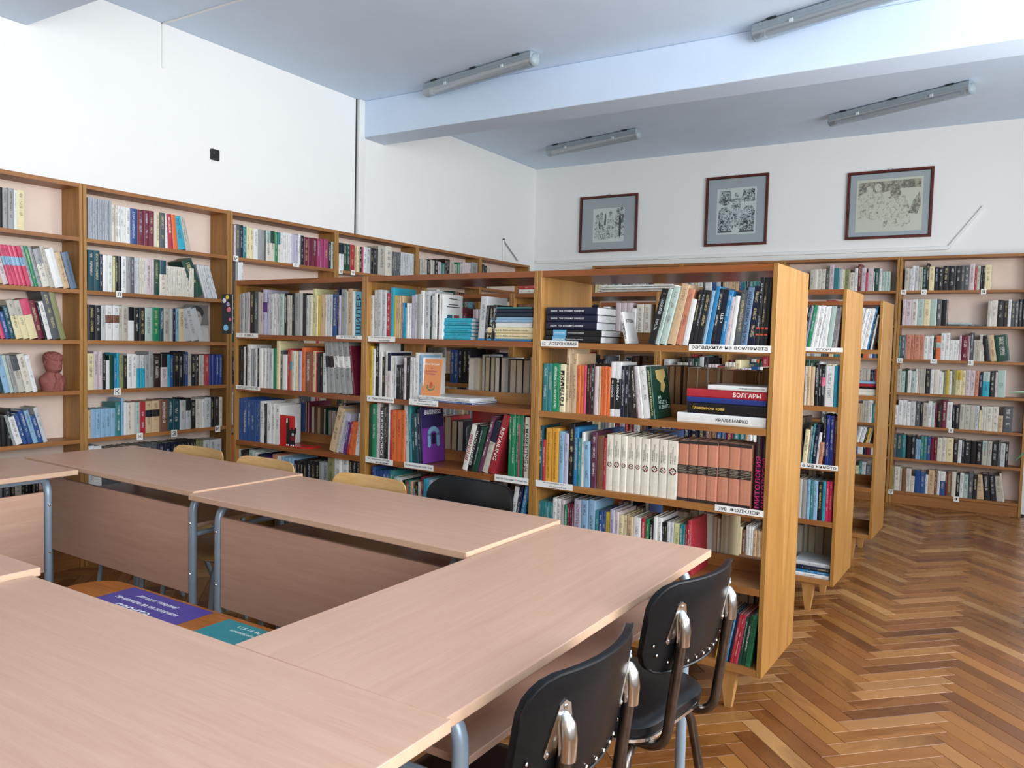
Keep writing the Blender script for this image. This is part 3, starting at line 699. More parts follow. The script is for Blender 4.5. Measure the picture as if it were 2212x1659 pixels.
ROWS = """LW|1.881|2090|k,46,209 g,25,208 g,31,212 w,15,206 c,40,210
LW|1.588|2102|tn,32,100~-15 lpk,29,151~-15 pk=lb,25,210~-15 pk=lb,21,212~-15 pk=lb,22,212~-15 pk=lb,22,212~-15 pk=lb,23,213~-15 g,17,219~-15 gn,21,219~-15 g,21,215~-15 g/o,41,207~-15 e,26,229~-15 w,48,215~-15 tn,36,201~-15 sl,40,205~-15
LW|1.304|2099|k,22,155~-14 pk,23,156~-14 b,25,145~-14 dt,27,176~-14 e/c,36,207~-14 e/c,33,209~-14 pk/c,45,217~-14 mr,35,213~-14 k,14,203~-14 w,28,210~-14 dg,43,270~-14 ol,32,269~-14
LW|1.018|2070|dt,66,199~-13 lb,30,204~-13 mg,19,204~-13 g,22,204~-13 dg/e,36,198~-13 o,37,210~-13 w,25,204~-13
LW|0.738|2088|k,32,166~-2 k,27,153~-2 k,27,197~-2
LW|0.738|2177|g,14,170~-16 w,36,156~-16 b,25,172~-16 b,28,188~-16 lb,26,187~-16 b,29,154~-16 lg,23,202~-16
LW|0.45|2075|k,53,115 dg,33,103 k,21,100 e,34,100 k,18,100 k,18,100 k,18,100 k,18,100 k,19,100
LW|1.881|2588|gp,14,234 gp,14,234 gp,14,234 gp,14,234 gp,13,234 gp,14,234 gp,14,234 gp,14,234 gp,14,234 gp,13,234 o,23,214 o,18,214 w,17,214 w,17,213 w,17,213 w,27,212 b,44,212 mr,44,212 mr,35,214 mr,31,215 o,18,214 c,22,215 dg,38,215 w,19,215 rd,38,212~-4 or,34,214~-6 cy,57,209~-10 e,22,214~-12 e,16,210~-14
LW|1.588|2589|dt,34,231 dt,35,232 n,15,213 w,31,209 w,30,212 gy,14,208 k,19,213 k,23,213 w,31,215 g,24,217 dg,24,217 lg,19,216 lg,15,216 o,13,217 o,14,217 o,14,217 lpk,44,218 lpk,13,217 dgn,37,218 dt/o,45,217 o,17,185 o,16,185 o,17,185 o,16,185 o,17,185 o,16,185 o,17,185 o,17,185 o,16,185 o,17,185 o,16,185 o,17,185 dgn,84,241~-22 lg,21,220~-18 lg,20,220~-18 lg,20,220~-18 lg,21,220~-18 lg,20,220~-18
LW|1.304|2586|k,43,203 k,34,201 lg,28,203 w=br,44,205 w=br,39,207 e,16,205 e,40,210 k/w,37,202 k,37,200 k,36,199 mg,51,204 gn,48,207 dt,27,205 e,43,203 lg,22,205 n,19,206 lb,23,207 c,44,208 lg,52,208~-8 lg,53,215~-15 lg,50,218~-19
LW|1.018|2582|c,38,210 lpk,24,223 lpk,25,223 k,21,210 w,22,169 dgn,30,197 sb,16,184 cy,17,213 ol,27,200 k,22,197 w,32,208 w,30,206 lg/cy,18,200 lg/cy,18,200 lg/cy,18,200 g,26,200 g,29,220 kb,51,203 k/lpk,47,206 cy,19,203 b,25,199 k,41,213 k,24,209 n,16,223 b,24,220 e,20,209 k,36,202 kb,25,202 e,23,199 e,19,199 rd,33,202 bb,30,202 bb,26,202 bb,26,202 bb,26,202
LW|0.738|2581|tn,20,164 lb,29,167 lb,30,167 lb,29,167 lb,30,167 lb,29,167 t,36,199 lb,17,223 w,21,196 o,27,194 o,26,194 mg,29,192 rd,39,194 tn=k,44,195 tn=k,53,196 br,57,200 dt,38,201 dt,47,198 lg,46,189 k/lg,35,201 k,36,185 o,25,191 o,25,190 w,21,188 lg,47,198 k,21,185 kb,41,198 o,28,196
LW|0.45|2584|w,35,243 w,46,239 dg,36,218 dg,36,218 dg,36,218 dg,36,218 dg,36,218 dg,36,218 dg,36,218 dg,36,218 dg,36,218 dg,36,218 n,49,214 n,48,214 n,49,214 k,22,214 k,21,214 k,22,214 k,21,214 k,22,214 k,21,214 ol,29,205 ol,29,205 lg,49,203 lg,49,203 lg,49,203
LW|1.881|3593|lpk,17,217 dg,33,223 n,27,221 t,29,214 c,29,218 c,33,213 w,39,212 g,50,212 dg,17,147 mg/o,42,215 dgn/o,41,217 gn,26,213 t/o,23,213 w,21,216 w,17,219 w,17,219 w,17,219 w,18,219 w,17,219 li,30,215 li,31,215 w,24,225 k,33,219 mr,46,212 mr,43,214 mr,47,216 pm,35,215 pm,35,216 pm,44,218 kb,31,206 mg,32,210
LW|1.588|3609|g,21,264 w,24,261 w,21,263
LW|1.881|4592|k/w,51,212 dgn,38,213 dgn,38,211 rd,50,213 tn,22,211 c,34,210 k,30,207 pk,20,210 w,35,213 lg,50,211 k,31,212 k,31,212 k,28,212 e,92,240 o,87,250 dg,29,211 dg,29,211 dg,29,211 dg,29,211 lg,29,220 lg,30,220 lg,30,220 lg,29,220 lg,30,220 lg,30,220
LW|1.881|5610|e,35,189 e,34,189 e,34,189 k,37,196 e,25,194 e,25,194 e,25,194 k,44,207 lpk,58,189 t,52,179 kb,26,224 kb,27,224 kb,26,224 e,67,208 e,48,190 gn,48,210 lpk,48,203 lpk,34,224 lpk,33,224 lpk,34,224 lpk,34,224 g,116,236
LW|1.881|6594|k,45,234 k,46,222 e,34,214 e,35,214
BW|1.884|-758|e,34,197 lg,21,192 w,25,214 lg,25,213 e,17,203 e,17,203 dgn,29,198 kb,20,234 c,41,206 k,33,200 k,33,195 k,44,207 k,52,206 k,39,205 dg,25,208 dg,36,207 lpk,39,222 rd,15,188 e,28,201 k,15,200 k,16,200 c,46,208
BW|1.58|-765|lpk,25,230 lpk,47,225 o,46,229 mg,50,229 c,50,228 mg,49,228 dg,37,228 k,45,223
BW|1.58|-120|e,16,212 w,11,208 o,44,218 k,44,218 kb,30,212 w,23,223 dg,26,207 dg,26,207 k,26,224 k,26,224 k,26,224
BW|1.285|-777|t,13,204 dg,43,209 sa,38,215 sa,25,215 sa,46,216 sa,31,212 w,32,208 w,41,209 k,20,191 or=mg,36,210 w,34,233 w,34,234 w,18,175 w,17,175 w,18,175 w,18,175 lpk,16,213 mr,55,213 lpk,8,214 dg,28,241 e,14,179 e,14,179 e,15,179 o,19,225 o,20,225 k,50,218~-8 tn,42,220~-9 dgn,95,220~-8
BW|0.99|-780|e,34,206 mg,34,188 dgn,17,213 w,30,195 mg,29,192 w,21,212 e,15,213 e,15,213 e,14,213 e,15,213 k,39,215 w,27,212 o,41,213 w,17,200 w,16,192 ol,20,202 y,21,212 w,20,204 ol,32,214 y/c,44,214 c,28,212 lpk,35,218 lpk,36,215 sa,27,212 n,28,195 mg/cy,50,210 k,39,216 lpk,15,209 mg,61,224
BW|0.7|-788|w,30,176 w,36,221 w,34,223 w,28,211 lg,42,217 dg,34,215 k,23,212 e,40,209 w,29,226 lg,24,213 mr,17,205 k,35,198 mr,38,242 w,41,226 k,22,204 k,34,197 e,36,213 e,40,211 e,39,213 lg,28,211 c,15,172 o,18,205 o,17,205 o,47,208 o,42,211 tn,34,137 dg,69,212
BW|0.41|-783|dg,26,208 dt,45,211 t,32,205 k,38,203 k,38,206 lb,19,176 lb,19,176 t,25,204 t,25,204 b,29,202 mr,25,201 mr,25,201 o,37,205 o,32,208 c,53,207 kb,36,201 w,28,195 k,20,202 k,44,194 k,43,194 k,43,194 mg/e,39,206 e,31,205 k,43,199 dg,19,215 lg,34,195 k,23,207
BW|0.114|-796|ol,35,215 o,43,214 e,17,203 br,35,201 o,19,205 o,19,205 o,30,142 b,42,198 b,42,184 w,21,168 tn,49,210 br,21,209 w,21,211 w/b,41,210 mr,12,204 br,36,211 o,33,215 k,28,204 w,28,212 mg,36,201 dg,35,224 k,32,209 tn,55,209~-6 k,44,221~-6 k,45,221~-6 e,42,211~-6 o,15,241~-8
BW|1.884|-1555|e,34,203 o,33,207 o,36,208 o,34,207 dg,33,195 lpk,39,243 t,49,212 lg,32,201 gy,14,196 ol,41,200 o,40,170 w,28,208 mr,31,241 lpk,36,211 pk,17,167 lpk,45,209 w,10,175 dgn,38,203 w,22,198 mg,23,173 mg,23,173 mg,23,173
F1|1.357|-497|k,32,219~14 mg,17,222~13 mg,29,226~13 tn,36,237~13 sa,28,218~12 w,24,178~10 k,14,213~10 k,16,213~10 k,25,210~9 lb,12,210~9 sb,19,225~9 k,17,216~8 se,20,211~8 sb,18,208~8 lpk,17,184~6 w,16,188~6 dg,26,209~6 vz,25,217~6 n,28,221~5 kx,15,254~3 kx,15,253~3 kx,14,253~3
F1|1.07|-973|t,26,201 t,20,202 bp,37,203 ga,29,202 ps,17,271 ps,13,267 tn,24,248 or,18,200 or,16,201 pk,9,201 k,16,204 mr,8,207 kb,14,207 lpk,18,198 tn,11,199 or,13,199 or,15,200 or,14,198 hu,21,220 hu,28,218 n,16,205 k,18,206 k,23,207~-5 kb,20,203~-6 lpk,13,206~-7 w,11,207~-8 w,31,208~-8 sh,20,207~-8
F1|0.765|-984|dt,20,238 rd,12,179 am,32,229 am,35,233 lb,26,221 li,19,215 k,28,257 sb,19,244 t,16,201 w,15,227 lb,30,190~-2 pl,26,231 br,32,219 rd,12,212 fo,30,228 fo,34,231 fo,27,229 fo,33,227 fo,27,229 fo,38,225 fo,38,229 fo,36,227 fo,44,226 sv,41,232 sv,36,234 sv,37,235 sv,42,236 sv,41,238 sv,42,237 sv,44,237
F1|0.765|-60|my,23,288 my,22,288
F1|0.48|-978|t,14,198 t,13,198 t,14,198 t,14,198 t,14,198 w,21,219 w,20,219 lpk,19,217 gn,13,199 mr,11,204 mr,10,204 mr,11,204 li,35,229 lb,33,231 lb,33,235 t,14,194 b,19,194 b,13,197 y,20,194 li,22,207 lpk,18,202 c,21,191 c,15,191 tn,26,191 w,33,191 rd,20,190 gn,18,190 k,17,188 w,17,205 w,18,205 k,9,188 k,13,190 lg,13,193 lg,13,193 gy,27,192 t,10,191 t,11,191 rd,9,192 rd,10,192 rd,16,210~-3
F1|0.18|-174|y,16,191~10 n,13,190~10 n,9,191~10 sb,10,190~10 n,10,190~9 rd,11,191~9 rd,9,191~9 pk,11,192~9 dgn,9,187~8 dgn,16,189~8 pg,20,197~7
F1|1.362|-1979|o,25,208 lg,27,233 lg,31,234 lg,26,231 rd,25,217 cy,25,243 y,14,206 tn,14,204 tn,13,204 tn,14,204 sb,12,170 cy,15,148 w,13,168 w,12,168 li,22,205 lg,18,209 g,21,211 w,20,226 lg,35,226 dgn,10,202 lg,14,202 w,19,213 k,10,209 w,12,209 w,12,209
F1|1.362|-1322|lg,39,196~4 k,14,156~4 k,21,156~4 k,20,158~4
F1|1.07|-1976|y,22,249 w,17,237 k,25,272 w,11,277 w,11,224 kb,17,200 w,16,227 n/lpk,22,221 w,9,206 w,10,206 lg,16,202 k,12,163 k,12,163 k,12,163 k,12,163 lpk,16,200 k,23,201 w,18,204 lg,13,202 w,24,226 lb,23,215 w,7,204
F1|0.765|-1978|dgn,25,264 gn,28,268 lpk,25,274 mi,30,255 k,13,281 k,12,280 w,11,281 rd,11,245 or,29,246 or,35,248 or,24,250 lg,29,284~-3 t,16,286~-3 dt,21,233~-4 dt,23,240~-4 n,13,262~-4 bu,10,272~-4
F1|0.765|-1392|ya,29,217~14 ss,23,215~14 dgn,16,211~14 dgn,19,212~14 pl,21,265~16 n/e,32,244~16 re,37,279~17
F1|0.765|-1142|gn,18,289 gn,20,289 gn,17,290 pk,5,234 gn,19,290 mr,7,265 mk,25,270
F1|0.48|-1947|b,22,241 b,23,225 b,22,227 b,28,230 b,19,233 t,30,235 mg,32,206 w,22,201 k,16,197 gn,10,195 rd,11,194 t,13,199 tn,16,197 g,18,163 k,13,197 o,18,199 mr,18,225 cy,33,218 li,26,215 w,15,214 n,15,209 n,15,209 k,30,208 w,19,212 w,20,212
F1|0.48|-1318|w,23,195 w,23,195 w,37,200 li,19,203 lpk,36,203 k,27,196 w,20,199 cy,20,198 k,17,197 w,25,245~8 n,19,248~8 sb,24,278~10
F1|1.362|-2994|k,15,237 g,16,227 g,16,229 lg,20,231 g,23,233 lpk,18,235 kb,36,240 dg,35,239 e,21,234 lpk,21,229 li=pu,31,247 li,24,222 lg,30,222 w,24,224 lg,13,221 lg,14,221 mg,36,223 k,23,225 e,20,214 o,20,213 k,19,226 g,33,226 zs,28,226 k,29,223 lg,19,214 o,25,214 gy,25,246 c,19,211 y,15,211 tn,34,215 o,18,215 lg,19,215 lg,18,215 b,33,216 n,12,244 li,14,210 g,36,239 lg,12,230 tn,32,242 w,20,229 si,51,227
F1|1.07|-2992|kb,41,229 k,14,227 o,17,223 k,16,221 w,39,236 g,14,213 g,14,213 lg,21,214 k,14,217 w,30,218 w,30,218 lg,24,219 lg,30,217 gn,31,220 c,27,262 dg,17,210 w,39,189 rd,20,221 sa=cy,17,213 o,26,209 c,16,209 li,18,210 li,17,210 or,29,231 br,45,208 rd,9,213 tn,22,213 rd,12,209 k,19,203 k,18,203 lg,31,207 g=k,34,266~-5 g=k,33,265~-6 g=w,45,267~-7 g=w,35,266~-8 g=w,41,265~-8 mr,14,248~-8
F1|0.775|-2985|b,44,234 b,39,239 b,33,231 b,32,233 b,14,230 b,16,231 b,16,231 w,38,229 k,14,217 w,41,221 w,31,221 w,41,216
F1|0.775|-2251|tn,48,236~16 e,24,219~15 li,36,212~14 pu,18,168~12 rd,20,169~12 or,21,169~10 or,23,171~10 w,28,213~6
F1|0.48|-2990|k,18,225 o,19,227 k,14,226 k,15,226 k,14,226 k,15,226 k,14,226 mg,40,234 w,35,221 n,14,217 n,14,217 n,14,217 n,14,217 pu,21,209 pu,21,209 pu,21,209 sa,41,228 o,17,222 o,16,222 lb,25,220 lb,25,220 lb,25,220 lb,25,220 k,25,212 k,24,212 k,24,212 k,24,212 k,32,222 k,32,222 k,31,222 g,31,226 g,31,226 ol,49,254 w,51,279 w,51,279 k,27,271 k,27,271 k,27,271
F2|1.36|-210|w,29,209~6 k,8,223~8 li,13,220~8 gn,18,223~8 w,16,220~8 w,23,220~8 w,13,215~8 lg,8,208~6 w,18,216~5 mg,25,216~5 g,16,208~5 lpk,10,213~5
F2|1.07|-190|o,13,201 tn,16,202 tn,21,199 k,19,211 k,13,206 k=pk,18,204 w,44,208 cy,15,209 sb,18,210
F2|0.765|-206|k,19,203 c,24,178~4 g,13,196~4 t,11,208~4 n,21,204~4 w,13,167~4 sa,18,118~3 k,13,261 bb,18,260 bb,21,258 mr,15,254 n,13,252
F2|0.48|-196|e,18,204 g,25,201 lb,16,203 t,16,202 lb,21,202 k,23,199 cy,16,204 pr,15,206 pr,19,208 k,23,202
F3|1.365|-123|w,29,268~10 w,16,264~10 w,18,264~10 w,25,264~10 sb,13,278~10 n,9,229~9 w,10,223~9
F3|0.77|-118|g,16,100~12 w,13,100~12 lg,25,100~12 k,13,100~12 y,13,100~12 e,12,100~12"""
BOOKS = []     # records
def col_of(code):
    return SPECIAL[code][0] if code in SPECIAL else PAL[code]
def lum(h):
    return 0.3 * int(h[0:2], 16) + 0.6 * int(h[2:4], 16) + 0.1 * int(h[4:6], 16)
SHELF_W = ['top', 'second', 'third', 'fourth', 'fifth', 'sixth', 'seventh']
def shelf_word(case, z):
    zs = {'LW': ZL, 'BW': ZB}.get(case, ZF)
    i = min(range(len(zs)), key=lambda j: abs(zs[j] - z))
    return SHELF_W[i], zs[i]
def add_book(case, z, s, t, h, code, lean=0.0, D=None, off=None, flip=False, kind='stand', where=None, pg=None, up=0.0, len_=None):
    r = RND
    base = code.split('/')[0].split('=')[0]
    ca = col_of(base); cb_ = ca; z1, z2 = 2, 3
    if '/' in code:
        cb_ = ca; ca = col_of(code.split('/')[1]); z1, z2 = 0.60, 2
    elif '=' in code:
        cb_ = col_of(code.split('=')[1]); z1, z2 = 0.5, 0.72
    if base == 'hu':
        cb_, z1, z2 = '1E2024', 0.13, 0.70
    if D is None:
        D = r.uniform(0.128, 0.150) if case in ('LW', 'BW') else r.uniform(0.135, 0.19)
        D = min(D, h * 0.82)
    if off is None:
        off = {'LW': 0.012, 'BW': 0.012}.get(case, 0.018) + r.uniform(0, 0.006)
    l = lum(ca)
    inkc = r.choice(['20222A', '30302E', '5A2A26', '243A5A']) if l > 110 else r.choice(['E8E4D8', 'D8C890', 'C8D0D8'])
    seed = r.random() if base not in SPECIAL and base not in ('fo', 'sv') else 0.05
    BOOKS.append(dict(case=case, z=z, s=s, t=max(t, 0.004), h=h, D=D, ca=ca, cb=cb_, z1=z1, z2=z2, ink=inkc, seed=seed, lean=lean, off=off, flip=flip, kind=kind, code=code, base=base,
                      where=where, pg=pg or r.choice(PAGEC), up=up))
    return BOOKS[-1]
for line in ROWS.strip().split('\n'):
    case, z, s, toks = line.split('|')
    z = float(z); s = int(s) / 1000
    word, zz = shelf_word(case, z)
    tl = toks.split(' ')
    if '~' in tl[-1] and int(tl[-1].split('~')[1]) > 0:
        end = s + sum(int(q.split(',')[1]) for q in tl) / 1000
        reach = end + int(tl[-1].split('~')[0].split(',')[2]) / 1000 * math.sin(math.radians(int(tl[-1].split('~')[1])))
        ulim = unit_of(case, s + 0.01) + FW - 0.024
        if reach > ulim and case != 'LW':
            s -= reach - ulim
    for tk in tl:
        lean = 0
        if '~' in tk:
            tk, lean = tk.split('~'); lean = int(lean)
        code, t, h = tk.split(',')
        t = int(t) / 1000; h = int(h) / 1000
        ct = t * math.cos(math.radians(lean))
        add_book(case, zz, s if lean <= 0 else s + t, ct * 0.985, h, code, math.radians(lean))
        s += t
# rows that only show through the gaps: far sides, second and third rows, lower wall shelves
def fill(case, z, s0, s1, codes, flip=False, dens=1.0, hr=(0.17, 0.235), seed=0):
    r = random.Random(seed * 131 + int(z * 1000) + int(s0 * 100))
    s = s0
    while s < s1 - 0.03:
        if r.random() > dens:
            s += r.uniform(0.05, 0.3); continue
        t = r.uniform(0.012, 0.045); c = r.choice(codes); n = r.choice([1, 1, 1, 2, 3]); h = r.uniform(*hr)
        for _ in range(n):
            if s + t > s1:
                break
            if flip:
                add_book(case, z, s, t * 0.99, h, c, 0, off=None, flip=True, pg=r.choice(['A88664', '94704E', 'B49878', 'A89A84']) if codes is BROWN else None)
            else:
                add_book(case, z, s, t * 0.99, h, c, 0)
            s += t
MIXC = 'w o e lg g k dg n b t dgn mr br tn lpk c or rd'.split(' ')
BROWN = 'br tn sa br o e kb tn'.split(' ')
for i in range(3):
    a, b = -FW * (i + 1) + 0.03, -FW * i - 0.03
    for j, z in enumerate(ZF):
        if j == 0:
            continue
        if j == 1:
            fill('F1', z, a + (0.42 if i < 2 else 0.9), b, BROWN if i == 0 else MIXC, True, 1, (0.19, 0.225), i)
        elif i == 1 and j == 2:
            fill('F1', z, a, -1.55, MIXC, True, 0.93, (0.17, 0.23), 6)
            fill('F1', z, -1.30, b, MIXC, True, 0.93, (0.17, 0.23), 7)
        else:
            fill('F1', z, a, b, MIXC if j != 3 else MIXC + BROWN, True, 0.93, (0.17, 0.23), i + 5)
    for j, z in enumerate(ZF):
        fill('F2', z, a, min(b, -0.225 if j < 4 else -0.27), MIXC, False, 0.9, (0.17, 0.24), i + 9)
        if j:
            fill('F2', z, a, b, MIXC, True, 0.85, (0.17, 0.23), i + 13)
for i in range(2):
    a, b = -FW * (i + 1) + 0.03, -FW * i - 0.03
    for j, z in enumerate(ZF[:4]):
        fill('F3', z, a, min(b, -0.14), MIXC, False, 0.8, (0.17, 0.23), i + 21)
for u in (-1.8, -2.8, -3.8):
    for j, z in enumerate(ZB):
        if u == -1.8 and j == 0:
            fill('BW', z, -1.77, -1.56, MIXC, seed=31)
        else:
            fill('BW', z, u + 0.03, u + 0.96, MIXC, False, 0.95, (0.17, 0.23), 33)
for u in (3.55, 4.55, 5.55, 6.55):
    for j, z in enumerate(ZL):
        if j == 0 or (u == 3.55 and j == 1) or u == 6.55:
            continue
        fill('LW', z, u + 0.03, u + 0.96, MIXC, False, 0.9, (0.17, 0.23), 41)
fill('LW', ZL[5], 1.58, 2.07, MIXC, seed=43); fill('LW', ZL[6], 1.58, 3.5, MIXC, seed=44)
for j in range(5):
    fill('LW', ZL[j], 1.58, 2.06, MIXC, False, 0.9, (0.17, 0.23), 47)
# books lying flat: (case, shelf z, left s, length along shelf, depth, list bottom to top of (thickness, colour, x shift, length), offset from front, where)
def pile(case, z, s, items, off, where):
    u = 0.0
    for i, (t, code, dx, L, D) in enumerate(items):
        b = add_book(case, z, s + dx, t, L, code, 0, pg='E6E8EA', D=D, off=off + 0.004 * (i % 2), kind='flat', where=(where, i, len(items)), up=u)
        u += t
        if where.startswith(('stack', 'tall', 'short', 'cyan')) and code != 'cy':
            b['seed'] = 0.05
    return u
pile('F1', ZF[0], -0.968, [(0.027, 'k', 0, 0.262, 0.19), (0.027, 'k', 0.002, 0.262, 0.19), (0.031, 'n', 0.004, 0.238, 0.185), (0.031, 'n', 0.004, 0.238, 0.185), (0.031, 'n', 0.005, 0.238, 0.185)], 0.02, 'stack at left end of right front bookcase')
pile('F1', ZF[1], -0.364, [(0.037, 'w', 0, 0.338, 0.2), (0.042, 'k', 0.038, 0.3, 0.2), (0.02, 'bb', 0.036, 0.3, 0.2), (0.031, 'rd', 0.034, 0.302, 0.2), (0.018, 'w', 0.117, 0.22, 0.2)], 0.016, 'stack at right end of right front bookcase')
pile('F1', ZF[0], -1.532, [(0.0165, 'cy', 0.001 * (i % 3), 0.164, 0.13) for i in range(6)], 0.03, 'cyan stack of middle front bookcase')
pile('F1', ZF[0], -1.280, [(0.009, 'sb', -0.04, 0.285, 0.19), (0.025, 'c', 0, 0.25, 0.19), (0.025, 'c', 0.002, 0.25, 0.19), (0.022, 'w', 0.026, 0.22, 0.18), (0.012, 'lb', 0.03, 0.22, 0.18), (0.012, 'lb', 0.03, 0.22, 0.18),
     (0.018, 'n', 0.043, 0.205, 0.18), (0.018, 'n', 0.043, 0.205, 0.18), (0.007, 't', 0.045, 0.2, 0.17)], 0.02, 'tall pile in middle front bookcase')
pile('F1', ZF[1], -1.643, [(0.008, 'b', 0.01, 0.3, 0.21), (0.007, 'w', 0.004, 0.3, 0.21), (0.012, 'w', 0.0, 0.297, 0.21)], 0.004, 'magazine pile below orange booklet')
pile('F1', ZF[4], -0.545, [(0.026, 'w', 0, 0.21, 0.17), (0.01, 'or', 0.01, 0.2, 0.165), (0.012, 'pl', 0.012, 0.2, 0.16)], 0.018, 'bottom-shelf pile behind second black chair')
pile('F2', ZF[4], -0.205, [(0.02, 'w', -0.01, 0.19, 0.2), (0.016, 'sb', 0.0, 0.19, 0.2), (0.022, 'n', 0.002, 0.188, 0.2), (0.02, 'lg', 0.0, 0.19, 0.2)], 0.012, 'bottom-shelf pile of second-row bookcase')
pile('F3', ZF[1], -0.128, [(0.022, 'o', 0, 0.105, 0.17), (0.022, 'o', 0.0, 0.105, 0.17), (0.012, 'k', 0.0, 0.105, 0.17), (0.02, 'rd', 0.0, 0.103, 0.17), (0.014, 'lb', 0.0, 0.103, 0.17)], 0.02, 'short pile in third-row bookcase')
pile('BW', ZB[1], -0.408, [(0.014, 'dg', 0, 0.27, 0.15), (0.011, 'mg', 0.0, 0.18, 0.15)], 0.015, 'flat pair on rightmost back-wall bookcase')
pile('F2', 1.66, -1.957, [(0.026, 'o', 0, 0.24, 0.17), (0.022, 'rd', 0.0, 0.24, 0.17)], 0.02, 'pair lying atop second-row bookcase')
# small white paperback leaning beside the black stack
add_book('F1', ZF[0], -0.60, 0.016, 0.128, 'w', math.radians(-13), D=0.1, off=0.03)

BSP, BTH = 0.003, 0.0016
def book_geo(b):
    """local mesh of a book: x thickness, y depth (spine at 0), z height"""
    t, H, D = b['t'], b['h'], b['D']
    bl = min(0.0035, t * 0.16)
    th = min(BTH, t * 0.2)
    V, F, Lc = [], [], []
    us = (0, 0.14, 0.5, 0.86, 1)
    for z in (0, H):
        for u in us:
            V.append((u * t, bl * ((2 * u - 1) ** 4) + (0.0 if u not in (0, 1) else 0.0), z)); Lc.append((u, z / H, 1))
    for i in range(4):
        F.append((i, i + 1, i + 6, i + 5))
    o = len(V)                                          # spine caps
    for z in (0, H):
        for u in us:
            V.append((u * t, bl * ((2 * u - 1) ** 4), z)); Lc.append((u, z / H, 0))
        V.append((t, bl + BSP, z)); V.append((0, bl + BSP, z)); Lc += [(1, z / H, 0), (0, z / H, 0)]
    F.append(tuple(o + i for i in (6, 5, 4, 3, 2, 1, 0))); F.append(tuple(o + 7 + i for i in range(7)))
    for x0, x1 in ((0, th), (t - th, t)):
        o = len(V)
        for z in (0, H):
            for x, y in ((x0, bl), (x1, bl), (x1, D), (x0, D)):
                V.append((x, y, z)); Lc.append((x / t, z / H, 0))
        F += [tuple(o + i for i in f) for f in ((0, 3, 2, 1), (4, 5, 6, 7), (1, 2, 6, 5), (2, 3, 7, 6), (3, 0, 4, 7))]
    PV, PF = [], []
    x0, x1, y0, y1, z0, z1 = th, t - th, bl + BSP * 0.5, D - 0.003, 0.002, H - 0.003
    PV = [(x0, y0, z0), (x1, y0, z0), (x1, y1, z0), (x0, y1, z0), (x0, y0, z1), (x1, y0, z1), (x1, y1, z1), (x0, y1, z1)]
    PF = [(0, 3, 2, 1), (4, 5, 6, 7), (1, 2, 6, 5), (2, 3, 7, 6), (3, 0, 4, 7)]
    return V, F, Lc, PV, PF
def book_matrix(b):
    o, e, back, rz = CASES[b['case']]
    R = Matrix(((e.x, back.x, 0, o.x), (e.y, back.y, 0, o.y), (0, 0, 1, 0), (0, 0, 0, 1)))
    if b['kind'] == 'flat':
        # height runs along the shelf, thickness up
        Lm = Matrix(((0, 0, 1, 0), (0, 1, 0, 0), (-1, 0, 0, b['t']), (0, 0, 0, 1)))
        return R @ Matrix.Translation((b['s'], b['off'], b['z'] + b['up'])) @ Lm
    if b['flip']:
        return R @ Matrix.Translation((b['s'] + b['t'], 0.457 - b['off'], b['z'])) @ Matrix.Rotation(PI, 4, 'Z')
    ln = b['lean']
    T = Matrix.Translation((b['s'], b['off'], b['z']))
    if ln > 0:
        return R @ T @ Matrix.Rotation(ln, 4, 'Y') @ Matrix.Translation((-b['t'], 0, 0))
    return R @ T @ Matrix.Rotation(ln, 4, 'Y')
def fill_attrs(me, n, ca, cb_, ci, par, loc):
    for nm, arr in (('ca', ca), ('cb', cb_), ('ci', ci)):
        a = me.attributes.new(nm, 'FLOAT_COLOR', 'POINT'); a.data.foreach_set('color', np.asarray(arr, 'f').ravel())
    for nm, arr in (('par', par), ('loc', loc)):
        a = me.attributes.new(nm, 'FLOAT_VECTOR', 'POINT'); a.data.foreach_set('vector', np.asarray(arr, 'f').ravel())
ALL_SINGLE = bool(globals().get('ALL_SINGLE', False))
SINGLE = set(int(q) for q in """1 2 4 7 9 11 15 16 17 18 19 23 24 25 26 27 29 30 31 33 35 36 37 38 43 45 46 48 74 75 77 80 82 84 87 88 90 91 103 105 106 119 125 127 128 129 131 132 133 134 135 136 138 143 144 145 146 151 154 157 162 163 164 167 172 176 187 188 193 194 195 196 198 200 205 242 282 283 345 347 349 378 388 417 441 444 459 482 495 496 521 522 523 524 525 526 527 528 529 530 531 532 533 534 535 536 537 538 539 540 541 542 543 544 545 546 547 548 549 550 555 556 560 561 562 563 564 565 566 569 570 571 573 574 575 576 577 578 579 580 581 582 583 585 586 587 588 589 590 591 592 593 594 595 596 597 598 599 600 601 602 610 615 616 617 622 623 627 632 637 642 648 650 652 653 655 656 657 659 671 672 678 679 684 685 686 690 702 703 704 705 706 707 708 713 714 715 716 717 719 721 722 723 725 726 727 728 730 731 733 735 741 780 783 789 794 799 802 809 811 813 818 828 831 837 838 845 846 847 848 849 850 852 858 860 861 862 863 865 903 914 918 920 927 931 934 938 939 943 946 947 950 955 967 968 969 970 971 972 974 1019 1020 1022 1023 1225 1228 1229 1231 1233 1234 1236 1239 1241 1242 1243 1259 1260 1261 1350 1351 1506 1509 1607 1609 3035 3036 3037 3038 3039 3040 3041 3042 3043 3044 3052 3053 3054 3062 3069 3079""".split())
if ALL_SINGLE:
    SINGLE = set(range(len(BOOKS)))
def ordinal(n):
    return '%d%s' % (n, 'th' if 10 <= n % 100 <= 20 else {1: 'st', 2: 'nd', 3: 'rd'}.get(n % 10, 'th'))
groups = {}
for i, b in enumerate(BOOKS):
    b['id'] = i
    if b['kind'] == 'stand':
        groups.setdefault((unit_name(b['case'], b['s'] + (0.01 if b['lean'] <= 0 else -0.01)) + ('#' if b['flip'] else ''), shelf_word(b['case'], b['z'])[0]), []).append(b)
